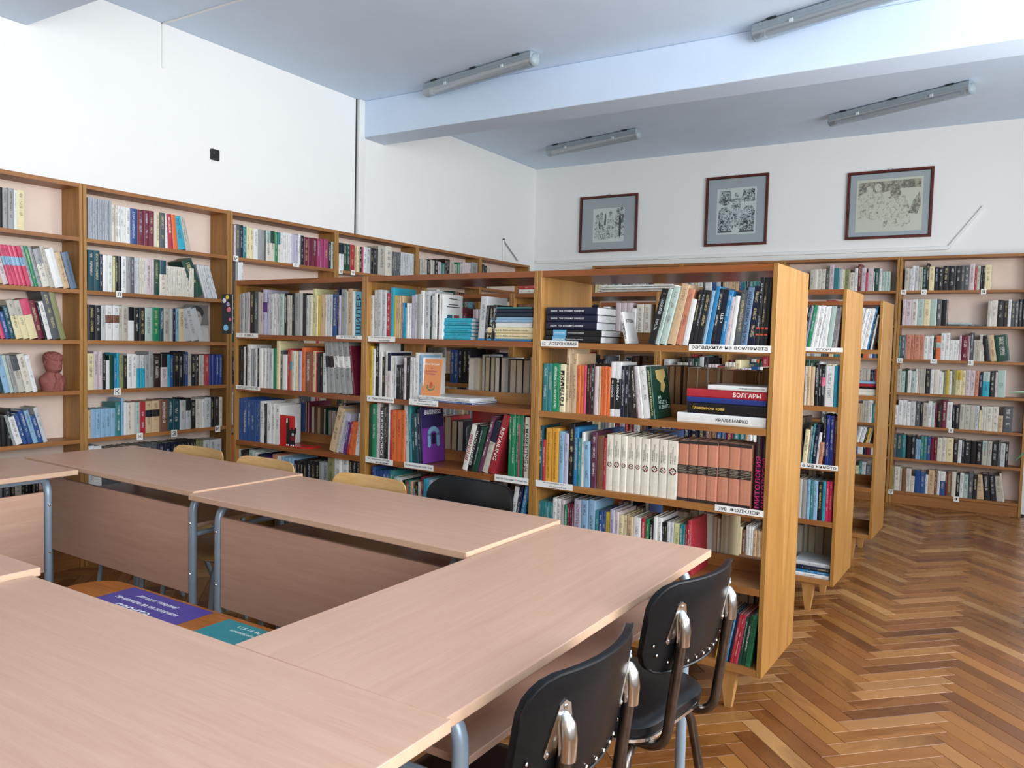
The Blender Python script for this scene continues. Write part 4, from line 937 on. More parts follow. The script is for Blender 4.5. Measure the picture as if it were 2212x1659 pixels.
for (un, sw), bs in groups.items():
    bs.sort(key=lambda b: b['s'] - (b['t'] if b['lean'] > 0 else 0))
    for k, b in enumerate(bs):
        b['ord'] = k + 1; b['unit'] = un; b['shelf'] = sw
def book_label(b):
    cn = CNAME[b['base']]
    if b['kind'] == 'flat':
        w, i, n = b['where']
        p = 'bottom' if i == 0 else ('top' if i == n - 1 else '%s from bottom' % ordinal(i + 1))
        return '%s book lying %s of %s' % (cn, p, w), 'books in the ' + w
    size = 'thick' if b['t'] > 0.034 else ('thin' if b['t'] < 0.016 else 'upright')
    if abs(b['lean']) > 0.09:
        size = 'leaning'
    un = b['unit']
    if un.endswith('#'):
        return 'reversed %s book, %s in far-side row, %s shelf, %s' % (cn, ordinal(b['ord']), b['shelf'], un[:-1]), 'books on far side of ' + un[:-1]
    return '%s %s book, %s from left, %s shelf of %s' % (size, cn, ordinal(b['ord']), b['shelf'], un), 'books on %s shelf of %s' % (b['shelf'], un)
SV, SF, SM = [], [], []
S_ca, S_cb, S_ci, S_par, S_loc = [], [], [], [], []
BOOK_OBJ = {}
for b in BOOKS:
    V, F, Lc, PV, PF = book_geo(b)
    mw = book_matrix(b)
    ca, cb_, ci = lin(b['ca']), lin(b['cb']), lin(b['ink'])
    pgc = lin(b['pg'])
    par = (b['z1'], b['z2'], b['seed'])
    if b['id'] in SINGLE:
        me = bpy.data.meshes.new('book'); me.from_pydata(V, [], F)
        n = len(V)
        fill_attrs(me, n, [ca] * n, [cb_] * n, [ci] * n, [par] * n, Lc)
        me.materials.append(M['book'])
        o = bpy.data.objects.new('book', me); COL.objects.link(o); o.matrix_world = mw
        lb, gr = book_label(b); tag(o, lb, 'book', gr)
        pm_ = bpy.data.meshes.new('pages'); pm_.from_pydata(PV, [], PF)
        a = pm_.attributes.new('ca', 'FLOAT_COLOR', 'POINT'); a.data.foreach_set('color', np.array([pgc] * 8, 'f').ravel())
        obj('pages', pm_, M['pages'], o)
        b['obj'] = o
    else:
        o0 = len(SV)
        SV += [mw @ Vector(p) for p in V]; SF += [tuple(i + o0 for i in f) for f in F]; SM += [0] * len(F)
        n = len(V); S_ca += [ca] * n; S_cb += [cb_] * n; S_ci += [ci] * n; S_par += [par] * n; S_loc += Lc
        o0 = len(SV)
        SV += [mw @ Vector(p) for p in PV]; SF += [tuple(i + o0 for i in f) for f in PF]; SM += [1] * len(PF)
        S_ca += [pgc] * 8; S_cb += [pgc] * 8; S_ci += [pgc] * 8; S_par += [par] * 8; S_loc += [(0, 0, 0)] * 8
if SV:
    me = bpy.data.meshes.new('shelved_books'); me.from_pydata([tuple(v) for v in SV], [], SF)
    fill_attrs(me, len(SV), S_ca, S_cb, S_ci, S_par, S_loc)
    me.materials.append(M['book']); me.materials.append(M['pages'])
    me.polygons.foreach_set('material_index', SM)
    so = bpy.data.objects.new('shelved_books', me); COL.objects.link(so)
    so['kind'] = 'stuff'
    tag(so, 'remaining small books packed along the far and hidden shelves', 'books')
# lettering, emblems and bands on the marked spines
FO_N = -1
for b in BOOKS:
    o = b.get('obj')
    if o is None:
        continue
    t, H, D = b['t'], b['h'], b['D']
    if b['base'] in SPECIAL:
        c, txt, ic, dr, share = SPECIAL[b['base']]
        if txt:
            xd, up = ((0, 0, 1), (-1, 0, 0)) if dr > 0 else ((0, 0, -1), (1, 0, 0))
            zc = H * 0.5 if b['base'] != 'my' else H * 0.36
            lettering(o, txt, (t / 2, -0.0006, zc), xd, up, H * (0.86 if b['base'] != 'my' else 0.66), t * share, ink(ic), 0.012)
        if b['base'] == 'my':
            lettering(o, 'БЪЛГАРСКА НАРОДНА', (t / 2, -0.0006, H * 0.83), (0, 0, 1), (-1, 0, 0), H * 0.28, t * 0.3, ink('3E8A4A'), 0.01)
    elif b['base'] == 'fo':
        FO_N += 1
        for cc, ks in (('241E20', (0, 2)), ('8E2034', (1, 3))):
            mb = MB()
            for k in ks:
                m = Matrix.Translation((t * 0.56, -0.0006, H * 0.47)) @ Matrix.Rotation(k * PI / 2 + PI / 4, 4, 'Y')
                mb.box(-t * 0.19, 0, t * 0.20, t * 0.19, 0.0004, t * 0.31, m)
            obj('emblem', mb, ink(cc), o)
        lettering(o, '1763566744'[FO_N % 10], (t * 0.56, -0.0006, H * 0.47), (0, 0, 1), (-1, 0, 0), t * 0.2, t * 0.2, ink('241E20'), 0.01)
        for q, (ln, wd) in enumerate((('БЪЛГАРСКА', 0.2), ('НАРОДНА ПОЕЗИЯ', 0.3), ('И ПРОЗА', 0.15))):
            lettering(o, ln, (t * (0.34 + 0.2 * q), -0.0006, H * (0.60 + wd / 2)), (0, 0, 1), (-1, 0, 0), H * wd, t * 0.13, ink('3A322E'), 0.006)
    elif b['base'] == 'sv':
        for z0, z1 in ((0.0, 0.055), (0.45, 0.60), (0.945, 1.0)):
            obj('spine_band', MB().box(0.0004, -0.0005, z0 * H + 0.0006, t - 0.0004, 0.002, z1 * H - 0.0004), ink('2A2220'), o)
        for z_ in (0.497, 0.553):
            obj('gilt_line', MB().box(0.001, -0.0008, z_ * H - 0.0006, t - 0.001, 0, z_ * H + 0.0006), ink('B4A486'), o)
        for q, ln in enumerate(('Българско', 'народно', 'творчество')):
            lettering(o, ln, (t / 2, -0.0009, H * (0.577 - 0.052 * q)), (1, 0, 0), (0, 0, 1), t * 0.7, H * 0.024, ink('B4A486'), 0.004)
    elif b['code'] == 'kx':
        mb = MB()
        for z_ in (0.17, 0.26):
            mb.box(t * 0.1, -0.0005, H * z_, t * 0.9, 0.0, H * (z_ + 0.025), Matrix.Rotation(0.0, 4, 'Y'))
        obj('emblem', mb, ink('C8503A'), o)

# readable marks on lying books and open covers
def find(pred):
    return [b for b in BOOKS if b.get('obj') is not None and pred(b)]
def flat_text(b, txt, ic, f0=0.5, w=0.8, h=0.55, bold=0.012):
    # lying book: local z runs along the shelf to the right, local -x is up
    lettering(b['obj'], txt, (b['t'] / 2, -0.0006, b['h'] * f0), (0, 0, 1), (-1, 0, 0), b['h'] * w, b['t'] * h, ink(ic), bold)
for b in find(lambda b: b['kind'] == 'flat'):
    w, i, n = b['where']
    if w.startswith('stack at left end'):
        if i >= 2:
            flat_text(b, 'SNOW   THE DYNAMIC UNIVERSE', 'E6E6E8', 0.42, 0.66, 0.3)
        else:
            obj('title_panel', MB().box(b['t'] * 0.04, -0.0006, b['h'] * 0.14, b['t'] * 0.96, 0.002, b['h'] * 0.38), ink('5FA8CC'), b['obj'])
            lettering(b['obj'], 'ASTRONOMY', (b['t'] / 2, -0.0010, b['h'] * 0.26), (0, 0, 1), (-1, 0, 0), b['h'] * 0.21, b['t'] * 0.5, ink('EEF2F4'), 0.012)
            lettering(b['obj'], 'THE EVOLVING UNIVERSE', (b['t'] / 2, -0.0006, b['h'] * 0.55), (0, 0, 1), (-1, 0, 0), b['h'] * 0.3, b['t'] * 0.3, ink('D8DCE0'), 0.01)
    elif w.startswith('stack at right end'):
        txt = ['КРАЛИ МАРКО', 'Пловдивски край', '', 'БОЛГАРЫ', 'НАРОДИ-РАСИ-КУЛТУРИ'][i]
        if txt:
            flat_text(b, txt, ['24242A', 'E0B848', '', 'F0EAE0', '24242A'][i], [0.63, 0.27, 0, 0.76, 0.75][i], [0.36, 0.42, 0, 0.34, 0.42][i], [0.5, 0.5, 0, 0.72, 0.5][i])
    elif w.startswith('tall pile') and b['code'] == 'c':
        flat_text(b, 'Teaching in the Middle and Secondary Schools', '3A3630', 0.5, 0.78, 0.5, 0.004)
    elif w.startswith('short pile') and i < 2:
        flat_text(b, 'МОСКВА', '2A2624', 0.5, 0.8, 0.6)
for b in find(lambda b: b['base'] == 'bu'):
    o, t, H, D = b['obj'], b['t'], b['h'], b['D']
    x = t + 0.0006
    obj('cover_art', MB().box(t, 0.004, 0.002, x - 0.0001, D - 0.002, H * 0.62), ink('6A2E86'), o)
    obj('cover_art', MB().box(t, 0.004, H * 0.62, x - 0.0001, D - 0.002, H - 0.002), ink('2A2050'), o)
    lettering(o, 'BUSINESS', (x, D * 0.52, H * 0.9), (0, 1, 0), (0, 0, 1), D * 0.72, H * 0.085, ink('E8E6EE'), 0.03)
    arch = MB()
    for k in range(9):
        a = PI * k / 8
        m = Matrix.Translation((x, D * 0.52 - D * 0.2 * math.cos(a), H * 0.5 + H * 0.1 * math.sin(a)))
        arch.dome((0, 0, 0), D * 0.075, m @ Matrix.Rotation(PI / 2, 4, 'Y'), 7, 2, 0.05)
    for sgn in (-1, 1):
        for k in range(5):
            m = Matrix.Translation((x, D * 0.52 + sgn * D * 0.2, H * (0.5 - 0.045 * k)))
            arch.dome((0, 0, 0), D * 0.075, m @ Matrix.Rotation(PI / 2, 4, 'Y'), 7, 2, 0.05)
    obj('stone_arch_print', arch, ink('6FA6BE'), o)
    obj('doorway_print', MB().box(x, D * 0.44, H * 0.33, x + 0.0003, D * 0.6, H * 0.52), ink('1A1830'), o)
for b in find(lambda b: b['base'] == 'sh'):
    o, t, H, D = b['obj'], b['t'], b['h'], b['D']
    x = t + 0.0006
    bird = MB().prism([(-.3, .9), (.3, .95), (.36, .7), (.2, .55), (.3, .35), (.12, .1), (-.05, .2), (0, .45), (-.25, .6)], 0, 0.0003,
                      Matrix.Translation((x, D * 0.52, H * 0.42)) @ Matrix(((0, 0, 1, 0), (D * 0.9, 0, 0, 0), (0, H * 0.55, 0, 0), (0, 0, 0, 1))))
    obj('cover_print', bird, ink('C9AE6A'), o)
    lettering(o, 'НА\nНЕБЕТО\nИ ЗЕМЯТА', (x, D * 0.62, H * 0.3), (0, 1, 0), (0, 0, 1), D * 0.66, H * 0.26, ink('D8EEE4'), 0.02)
for b in find(lambda b: b['case'] == 'F1' and b['code'] == 'w' and b['kind'] == 'stand' and abs(b['z'] - ZF[0]) < 0.01 and -1.545 < b['s'] + b['t'] < -1.515):
    o, t, H, D = b['obj'], b['t'], b['h'], b['D']
    x = t + 0.0004
    obj('cover_print', MB().box(t, D * 0.2, H * 0.36, x, D * 0.48, H * 0.55), ink('2A5A72'), o)
    obj('cover_print', MB().box(t, D * 0.55, H * 0.36, x, D * 0.83, H * 0.55), ink('A83A44'), o)
    for zz, ww in ((0.9, 0.4), (0.77, 0.5), (0.72, 0.66)):
        obj('title_print', MB().box(t, D * (0.52 - ww / 2), H * zz, x, D * (0.52 + ww / 2), H * (zz + 0.018)), ink('3A3A3C'), o)
wp = find(lambda b: b['case'] == 'F1' and b['kind'] == 'stand' and abs(b['s'] + 0.60) < 0.004 and b['h'] < 0.14)
for b in wp:
    o, t, H, D = b['obj'], b['t'], b['h'], b['D']
    lettering(o, 'ВТРОЕМ', (t / 2, -0.0006, H * 0.4), (0, 0, -1), (1, 0, 0), H * 0.6, t * 0.55, ink('1C1C1E'), 0.02)
    lettering(o, 'ВТРОЕМ', (t + 0.0006, D * 0.5, H * 0.72), (0, 1, 0), (0, 0, 1), D * 0.7, H * 0.12, ink('1C1C1E'), 0.02)

# ------------------------------------------------------------------ things standing on the shelves
def place(case, s, off, z):
    o, e, back, rz = CASES[case]
    return Matrix(((e.x, back.x, 0, o.x), (e.y, back.y, 0, o.y), (0, 0, 1, 0), (0, 0, 0, 1))) @ Matrix.Translation((s, off, z))
def at_shelf(o, case, s, off, z):
    o.matrix_world = place(case, s, off, z)
    return o
# red bookend with a black cat
t = thing('cat_bookend', 'red metal bookend with flat black cat, beside white books', 'bookend')
at_shelf(t, 'F1', -2.622, 0.03, ZF[2])
obj('upright_plate', MB().box(0, -0.012, 0.002, 0.115, -0.009, 0.165), M['red'], t, bevel=0.001)
obj('base_plate', MB().box(0, -0.020, 0, 0.225, 0.075, 0.005), M['red'], t, bevel=0.001)
RX = Matrix.Rotation(PI / 2, 4, 'X')
cat = [(.062, 0), (.058, .03), (.060, .075), (.056, .115), (.058, .145), (.068, .150), (.074, .135), (.073, .1), (.078, .085), (.092, .088), (.096, .098), (.102, .09), (.118, .09), (.128, .1), (.128, .075), (.118, .052), (.116, .035), (.120, 0)]
cb_ = obj('cat_figure', MB().prism(cat, 0, 0.006, Matrix.Translation((0.0, -0.012, 0.004)) @ RX), M['black_paint'], t)
obj('tail_tip', MB().prism([(.058, .120), (.059, .146), (.067, .149), (.068, .125)], 0, 0.0068, Matrix.Translation((0, -0.012, 0.004)) @ RX), M['card'], cb_)
obj('muzzle', MB().dome((0.108, -0.018, 0.066), 0.009, RX, 10, 3, 0.3), M['grey_paint'], cb_)
obj('bib', MB().prism([(.095, .03), (.092, .052), (.122, .052), (.116, .028)], 0, 0.0072, Matrix.Translation((0, -0.012, 0.004)) @ RX), M['dark_red'], cb_)
for px in (0.064, 0.076, 0.098, 0.114):
    obj('paw', MB().dome((px, -0.0185, 0.0075), 0.005, RX, 8, 3, 0.8), M['card'], cb_)
# plain grey metal bookend
t = thing('metal_bookend', 'plain grey metal bookend propping leaning books, middle front bookcase', 'bookend')
at_shelf(t, 'F1', -1.400, 0.05, ZF[2])
obj('upright_plate', MB().prism(rrect(0.10, 0.15, 0.02, 4, 0.0, 0.0), 0, 0.002, Matrix.Translation((0.0, 0.06, 0.125)) @ Matrix.Rotation(PI / 2, 4, 'Y') @ Matrix.Rotation(PI / 2, 4, 'Z')), M['grey_metal'], t)
obj('base_plate', MB().box(0, 0.02, 0, 0.1, 0.1, 0.0015), M['grey_metal'], t)
obj('stem', MB().box(0, 0.02, 0, 0.002, 0.1, 0.07), M['grey_metal'], t)
# red folder on the far side of the middle bookcase
o = tag(obj('red_folder', MB().box(0, 0, 0, 0.19, 0.012, 0.262), M['red'], bevel=0.001), 'plain red folder facing front behind the metal bookend', 'folder')
at_shelf(o, 'F1', -1.52, 0.27, ZF[2])
# orange booklet facing the room
t = thing('orange_booklet', 'orange booklet with small crest, facing front on white magazines', 'booklet')
t.matrix_world = place('F1', -1.640, 0.016, ZF[1] + 0.0272) @ Matrix.Rotation(-0.10, 4, 'X')
obj('booklet_cover', MB().box(0, 0, 0, 0.113, 0.004, 0.172), ink('E0905A'), t)
lettering(t, 'Конституция', (0.0565, -0.0006, 0.148), (1, 0, 0), (0, 0, 1), 0.085, 0.013, ink('F4E8DC'), 0.02)
lettering(t, 'на', (0.0565, -0.0006, 0.130), (1, 0, 0), (0, 0, 1), 0.012, 0.006, ink('B85A7A'), 0.01)
lettering(t, 'Република\nБългария', (0.0565, -0.0006, 0.108), (1, 0, 0), (0, 0, 1), 0.06, 0.026, ink('B85A7A'), 0.01)
cr = MB()
for k in range(11):
    a = PI * (0.9 + 1.2 * k / 10)
    cr.dome((0.0565 + 0.021 * math.cos(a), -0.0003, 0.042 + 0.016 * math.sin(a)), 0.0042, RX, 6, 1, 0.1)
obj('crest_wreath', cr, ink('4E8A5A'), t)
obj('crest_lion', MB().prism([(-.010, 0), (-.006, .024), (0, .03), (.008, .026), (.012, .012), (.006, 0)], 0, 0.0004, Matrix.Translation((0.0565, -0.0002, 0.036)) @ RX), ink('C8603A'), t)
# dotted black booklet sticking out of the left end
t = thing('dotted_booklet', 'black booklet with coloured circles sticking out of left front bookcase', 'booklet')
t.matrix_world = place('F1', -2.992, -0.004, ZF[0] + 0.0005) @ Matrix.Rotation(PI + 0.16, 4, 'Z')
obj('booklet_cover', MB().box(0, 0, 0, 0.072, 0.003, 0.222).box(0, 0.009, 0, 0.072, 0.012, 0.222), ink('23252C'), t)
obj('pages', MB().box(0.001, 0.003, 0.001, 0.073, 0.009, 0.221), M['card'], t)
for px, pz, pr, pc in ((.042, .034, .018, '7AB8D8'), (.054, .186, .014, 'D8D8E4'), (.032, .205, .012, 'E0C848'), (.026, .165, .012, 'B8A8C8'), (.022, .135, .014, 'D86088'), (.018, .142, .008, 'E8C050'), (.012, .08, .009, 'E05870'), (.052, .184, .007, '3A4468')):
    obj('circle_print', MB().dome((px, 0.0121, pz), pr, Matrix.Rotation(-PI / 2, 4, 'X'), 16, 1, 0.02), ink(pc), t)
# portrait card on the wall shelf
t = thing('portrait_card', 'grey portrait card of moustached man, behind leaning pale books', 'photo card')
t.matrix_world = place('LW', 3.288, 0.10, ZL[2]) @ Matrix.Rotation(-0.06, 4, 'X')
obj('card', MB().box(0, 0, 0, 0.176, 0.002, 0.243), ink('A8A29A'), t)
def patch(nm, pts, c, lay):
    obj(nm, MB().prism([(x * 0.176, z * 0.243) for x, z in pts], 0, 0.0002, Matrix.Translation((0, -0.0002 * lay, 0)) @ RX), ink(c), t)
patch('backdrop_print', [(0, .45), (1, .45), (1, 1), (0, 1)], '6E6A66', 1)
patch('jacket_print', [(.02, .0), (.04, .3), (.3, .42), (.5, .30), (.7, .42), (.97, .36), (1, 0)], 'C2BCB0', 2)
ell = lambda cx, cz, rx, rz, n=18: [(cx + rx * math.cos(2 * PI * k / n), cz + rz * math.sin(2 * PI * k / n)) for k in range(n)]
patch('hair_print', ell(.5, .80, .30, .17), '2E2A28', 3)
patch('face_print', ell(.48, .62, .22, .22), 'B4A89C', 4)
patch('hair_print', [(.28, .78), (.5, .86), (.72, .78), (.66, .93), (.36, .94)], '2E2A28', 5)
patch('moustache_print', [(.36, .55), (.48, .58), (.6, .55), (.54, .52), (.42, .52)], '3A3430', 5)
for q in (.4, .57):
    patch('eye_print', ell(q, .67, .035, .012, 8), '2E2A28', 5)
    patch('brow_print', ell(q, .70, .05, .01, 8), '3A3430', 5)
patch('beard_shade_print', ell(.48, .45, .1, .03, 10), '8E8478', 5)
# terracotta bust
t = thing('bust', 'pink terracotta bust of a man in coat, on wall shelf', 'bust')
t.matrix_world = place('LW', 2.415, 0.075, ZL[3]) @ Matrix.Rotation(0.15, 4, 'Z')
def bust_mesh():
    # key rings: z, centre y, half width x, half depth y (front is -y)
    K = np.array([(0.0, 0, .058, .042), (.02, 0, .064, .046), (.05, 0, .074, .050), (.068, .002, .074, .048), (.080, .004, .064, .043), (.090, .004, .048, .038), (.098, .002, .038, .036),
         (.104, -.003, .034, .037), (.110, -.010, .033, .040), (.118, -.011, .037, .044), (.132, -.009, .041, .047), (.150, -.007, .043, .049), (.168, -.004, .045, .051), (.186, -.002, .047, .052), (.202, -.001, .043, .047), (.213, 0, .031, .034), (.219, 0, .014, .016)])
    zs = np.concatenate([np.linspace(0, .1, 26), np.linspace(.102, .219, 60)])
    n = 48
    mb = MB(); V = []
    g = lambda v, m, s: math.exp(-((v - m) / s) ** 2)
    for z in zs:
        cyy, rx, ry = (float(np.interp(z, K[:, 0], K[:, q])) for q in (1, 2, 3))
        for k in range(n):
            a = 2 * PI * k / n
            x, y = rx * math.cos(a), cyy + ry * math.sin(a)
            front = 1.0 if math.sin(a) < 0 else 0.0
            d = 0.0
            if z > .1 and front:
                d += 0.012 * g(z, .150, .009) * g(x, 0, .0065) + 0.006 * g(z, .163, .010) * g(x, 0, .005)      # nose
                d -= 0.007 * g(z, .164, .006) * g(abs(x), .017, .008)                                        # eye sockets
                d += 0.004 * g(z, .164, .003) * g(abs(x), .017, .004)                                        # eyelids
                d += 0.005 * g(z, .174, .004) * g(abs(x), .016, .012)                                        # brow
                d += 0.003 * g(z, .136, .0025) * g(x, 0, .010) + 0.003 * g(z, .130, .0025) * g(x, 0, .009)     # lips
                d -= 0.003 * g(z, .133, .0018) * g(x, 0, .011)
                d += 0.005 * g(z, .118, .006) * g(x, 0, .012)                                                # chin
                d -= 0.004 * g(z, .140, .012) * g(abs(x), .028, .008)                                        # cheeks
            if z < .1 and front:
                lap = .012 + (.1 - z) * .22
                d += 0.006 * g(abs(x), lap, .006) - 0.004 * g(abs(x), lap - .010, .005)                       # lapels
            if z > .178 or (z > .14 and not front):
                w = 0.0022 * math.sin(9 * a + z * 260) + 0.0018 * math.sin(17 * a - z * 190)                   # hair
                x += w * math.cos(a); y += w * math.sin(a)
                if front and z < .19:
                    d += 0.003
            V.append((x, y - d, z))
    F = []
    m = len(zs)
    for i in range(m - 1):
        for k in range(n):
            F.append((i * n + k, i * n + (k + 1) % n, (i + 1) * n + (k + 1) % n, (i + 1) * n + k))
    F.append(tuple(range(n - 1, -1, -1))); F.append(tuple((m - 1) * n + k for k in range(n)))
    mb.add(V, F)
    return mb
obj('figure', bust_mesh(), M['terracotta'], t, smooth=True)
obj('ear', MB().dome((.043, 0, .162), .010, Matrix.Rotation(PI / 2, 4, 'Y') @ Matrix.Diagonal((1.3, .6, 1, 1)), 10, 3, .5), M['terracotta'], t, smooth=True)
obj('ear', MB().dome((-.043, 0, .162), .010, Matrix.Rotation(-PI / 2, 4, 'Y') @ Matrix.Diagonal((1.3, .6, 1, 1)), 10, 3, .5), M['terracotta'], t, smooth=True)
obj('cravat', MB().prism([(-.012, 0), (-.020, .03), (0, .038), (.02, .03), (.012, 0)], 0, .007, Matrix.Translation((0, -.043, .066)) @ RX), M['terracotta'], t, bevel=.002)
# newspapers on top of the second row
t = thing('newspaper_stack', 'untidy stack of newspapers lying atop second-row bookcase', 'newspapers')
t.matrix_world = place('F2', -1.40, 0.05, 1.66)
for k in range(9):
    mb = MB(); dx, dy, a = RND.uniform(-.02, .02), RND.uniform(-.01, .02), RND.uniform(-.04, .04)
    mb.box(0, 0, 0, .52 - k * .008, .36, .0045, Matrix.Translation((dx, dy, k * .005)) @ Matrix.Rotation(a, 4, 'Z'))
    obj('newspaper', mb, M['news'], t)

# ------------------------------------------------------------------ tables
def table(label, cx, cy_, rot, zt, L=1.305, W=0.53, shelf=True):
    t = thing('school_table', label, 'table', (cx, cy_, 0), rot, 'tables pushed together into a square')
    T = 0.022
    obj('tabletop', MB().box(-L / 2, -W / 2, zt - T, L / 2, W / 2, zt), M['beech'], t, bevel=0.002, seg=2)
    for sx in (-1, 1):
        obj('lit_edge_strip', MB().box(sx * L / 2 - 0.0008, -W / 2 + 0.004, zt - T + 0.003, sx * L / 2 + 0.0008, W / 2 - 0.004, zt - 0.002), M['beech_lit_edge'], t)
    for sy_ in (-1, 1):
        obj('lit_edge_strip', MB().box(-L / 2 + 0.004, sy_ * W / 2 - 0.0008, zt - T + 0.003, L / 2 - 0.004, sy_ * W / 2 + 0.0008, zt - 0.002), M['beech_lit_edge'], t)
    r = 0.0155
    yi, yo = W / 2 - 0.065, -W / 2 + 0.04
    for sx in (-1, 1):
        x = sx * (L / 2 - 0.095)
        pth = fillet([(x, yi, 0.012), (x, yi, zt - T - r), (x, yo, zt - T - r), (x, yo, 0.012)], 0.07, 6)
        lf = obj('leg_frame', MB().tube(pth, r, 12), M['steel'], t, smooth=True)
        for y in (yi, yo):
            obj('foot_cap', MB().tube([(x, y, 0), (x, y, 0.025)], r + 0.003, 10), M['clip'], lf)
        for zb in (0.42, 0.62):
            obj('bolt', MB().dome((x + sx * 0.0, yi + r * 0.9, zb), 0.006, Matrix.Rotation(-PI / 2, 4, 'X'), 8, 2, 0.6), M['chrome'], lf)
        obj('cross_bar', MB().tube([(x, yi, 0.575), (x, yo, 0.575)], 0.011, 8), M['steel'], t, smooth=True)
    obj('long_bar', MB().tube([(-(L / 2 - 0.095), yi - 0.02, zt - T - 0.02), (L / 2 - 0.095, yi - 0.02, zt - T - 0.02)], 0.01, 8), M['steel'], t, smooth=True)
    xp = L / 2 - 0.095 - r - 0.003
    obj('modesty_panel', MB().box(-xp, yi - 0.010, 0.335, xp, yi + 0.006, 0.678), M['beech'], t, bevel=0.0015, seg=1)
    if shelf:
        obj('book_shelf', MB().box(-xp + 0.02, -W / 2 + 0.055, 0.588, xp - 0.02, yi - 0.012, 0.604), M['beech'], t, bevel=0.0015, seg=1)
    return t
table('right-hand laminate table, two black chairs at its side', -0.988, 1.675, PI / 2 - 0.0166, 0.750, 1.308, 0.527)
table('far laminate table touching the right-hand table, near black chair back', -1.905, 2.113, PI - 0.033, 0.759, 1.30, 0.535)
table('far laminate table in corner, two wooden chair backs behind', -3.205, 2.180, PI - 0.036, 0.765, 1.30, 0.535)
table('left-hand laminate table running toward the far corner', -3.612, 1.245, -PI / 2 - 0.02, 0.7655, 1.30, 0.535)
table('near laminate table at bottom of photo, right part', -1.380, 0.761, -0.010, 0.749, 1.30, 0.53)
table('near laminate table at bottom left corner of photo', -2.690, 0.800, -0.010, 0.762, 1.30, 0.53)

# low varnished table in the middle with two posters
t = thing('low_table', 'low orange-varnished wooden table inside the square of tables', 'table', (-2.03, 1.33, 0), -0.01)
obj('tabletop', MB().prism(rrect(1.26, 0.54, 0.11, 8), 0.468, 0.492), M['lowtable'], t, bevel=0.003)
for sx in (-1, 1):
    for sy_ in (-1, 1):
        obj('leg', MB().tube([(sx * 0.53, sy_ * 0.19, 0), (sx * 0.5, sy_ * 0.17, 0.468)], [0.014, 0.022], 8), M['lowtable'], t, smooth=True)
    obj('apron', MB().box(sx * 0.5 - 0.01, -0.16, 0.41, sx * 0.5 + 0.01, 0.16, 0.468), M['lowtable'], t)
t = thing('purple_poster', 'purple poster with white slogan lying on low wooden table', 'poster', (-2.262, 1.438, 0.4922), -0.012)
obj('sheet', MB().box(-0.21, -0.149, 0, 0.21, 0.149, 0.0012), M['purple_poster'], t)
for ln, y, w, h in (('„Изгодна“ покупка?', 0.105, 0.21, 0.027), ('Не можете да си получите', 0.063, 0.32, 0.027), ('парите', 0.010, 0.17, 0.042)):
    lettering(t, ln, (-0.015 if w < 0.3 else -0.01, y, 0.0016), (1, 0, 0), (0, 1, 0), w, h, M['white_ink'], 0.02)
t = thing('teal_poster', 'teal leaflet with upside-down print beside purple poster', 'poster', (-1.818, 1.432, 0.4922), -0.01)
obj('sheet', MB().box(-0.148, -0.142, 0, 0.148, 0.142, 0.0012), M['teal_poster'], t)
lettering(t, 'Европа на потребителите', (0.03, 0.085, 0.0016), (-1, 0, 0), (0, -1, 0), 0.2, 0.017, M['white_ink'], 0.01)
lettering(t, '02/80018 78 91 511', (0.03, 0.115, 0.0016), (-1, 0, 0), (0, -1, 0), 0.2, 0.014, M['white_ink'], 0.01)
obj('swoosh_print', MB().prism([(-.1, -.04), (0, -.025), (.11, -.035), (0, -.034)], 0.0013, 0.0016), ink('2A6EC0'), t)

# ------------------------------------------------------------------ chairs
def back_shape(w, z0, z1, rad, curve, thick, tilt, nu=14, nv=8):
    """curved padded panel; local y = forward, panel at y~0, sides curve forward"""
    def outline(u, v):
        x = (u - 0.5) * w; z = z0 + (z1 - z0) * v
        return x, z
    mb = MB(); front, rear = [], []
    grid = {}
    H = z1 - z0
    V, F = [], []
    for side in (0, 1):
        for j in range(nv + 1):
            for i in range(nu + 1):
                a, b = 2 * i / nu - 1, 2 * j / nv - 1
                # squircle mapping gives the rounded corners
                hx, hz = w / 2, H / 2
                x, z = a * hx, b * hz
                cx_, cz_ = hx - rad, hz - rad
                ex, ez = max(0, abs(x) - cx_), max(0, abs(z) - cz_)
                if ex > 0 and ez > 0:
                    m_ = max(ex, ez); l_ = math.hypot(ex, ez)
                    k = m_ / l_
                    x = math.copysign(cx_ + ex * k, x); z = math.copysign(cz_ + ez * k, z)
                edge = max(abs(a), abs(b))
                th = thick * (1 - 0.55 * edge ** 6)
                y = curve * (x / hx) ** 2 - tilt * (z + hz) + (th / 2 if side == 0 else -th / 2)
                V.append((x, y, z0 + hz + z))
    n = (nu + 1) * (nv + 1)
    for side in (0, 1):
        for j in range(nv):
            for i in range(nu):
                q = [side * n + j * (nu + 1) + i, side * n + j * (nu + 1) + i + 1, side * n + (j + 1) * (nu + 1) + i + 1, side * n + (j + 1) * (nu + 1) + i]
                F.append(tuple(q if side == 1 else q[::-1]))
    rim = [i for i in range(nu)] + [j * (nu + 1) + nu for j in range(nv)] + [nv * (nu + 1) + i for i in range(nu, 0, -1)] + [j * (nu + 1) for j in range(nv, 0, -1)]
    for k in range(len(rim)):
        a, b = rim[k], rim[(k + 1) % len(rim)]
        F.append((a, b, n + b, n + a))
    mb.add(V, F)
    rimp = [Vector(V[q]) * 0.5 + Vector(V[q + n]) * 0.5 for q in rim]
    return mb, rimp
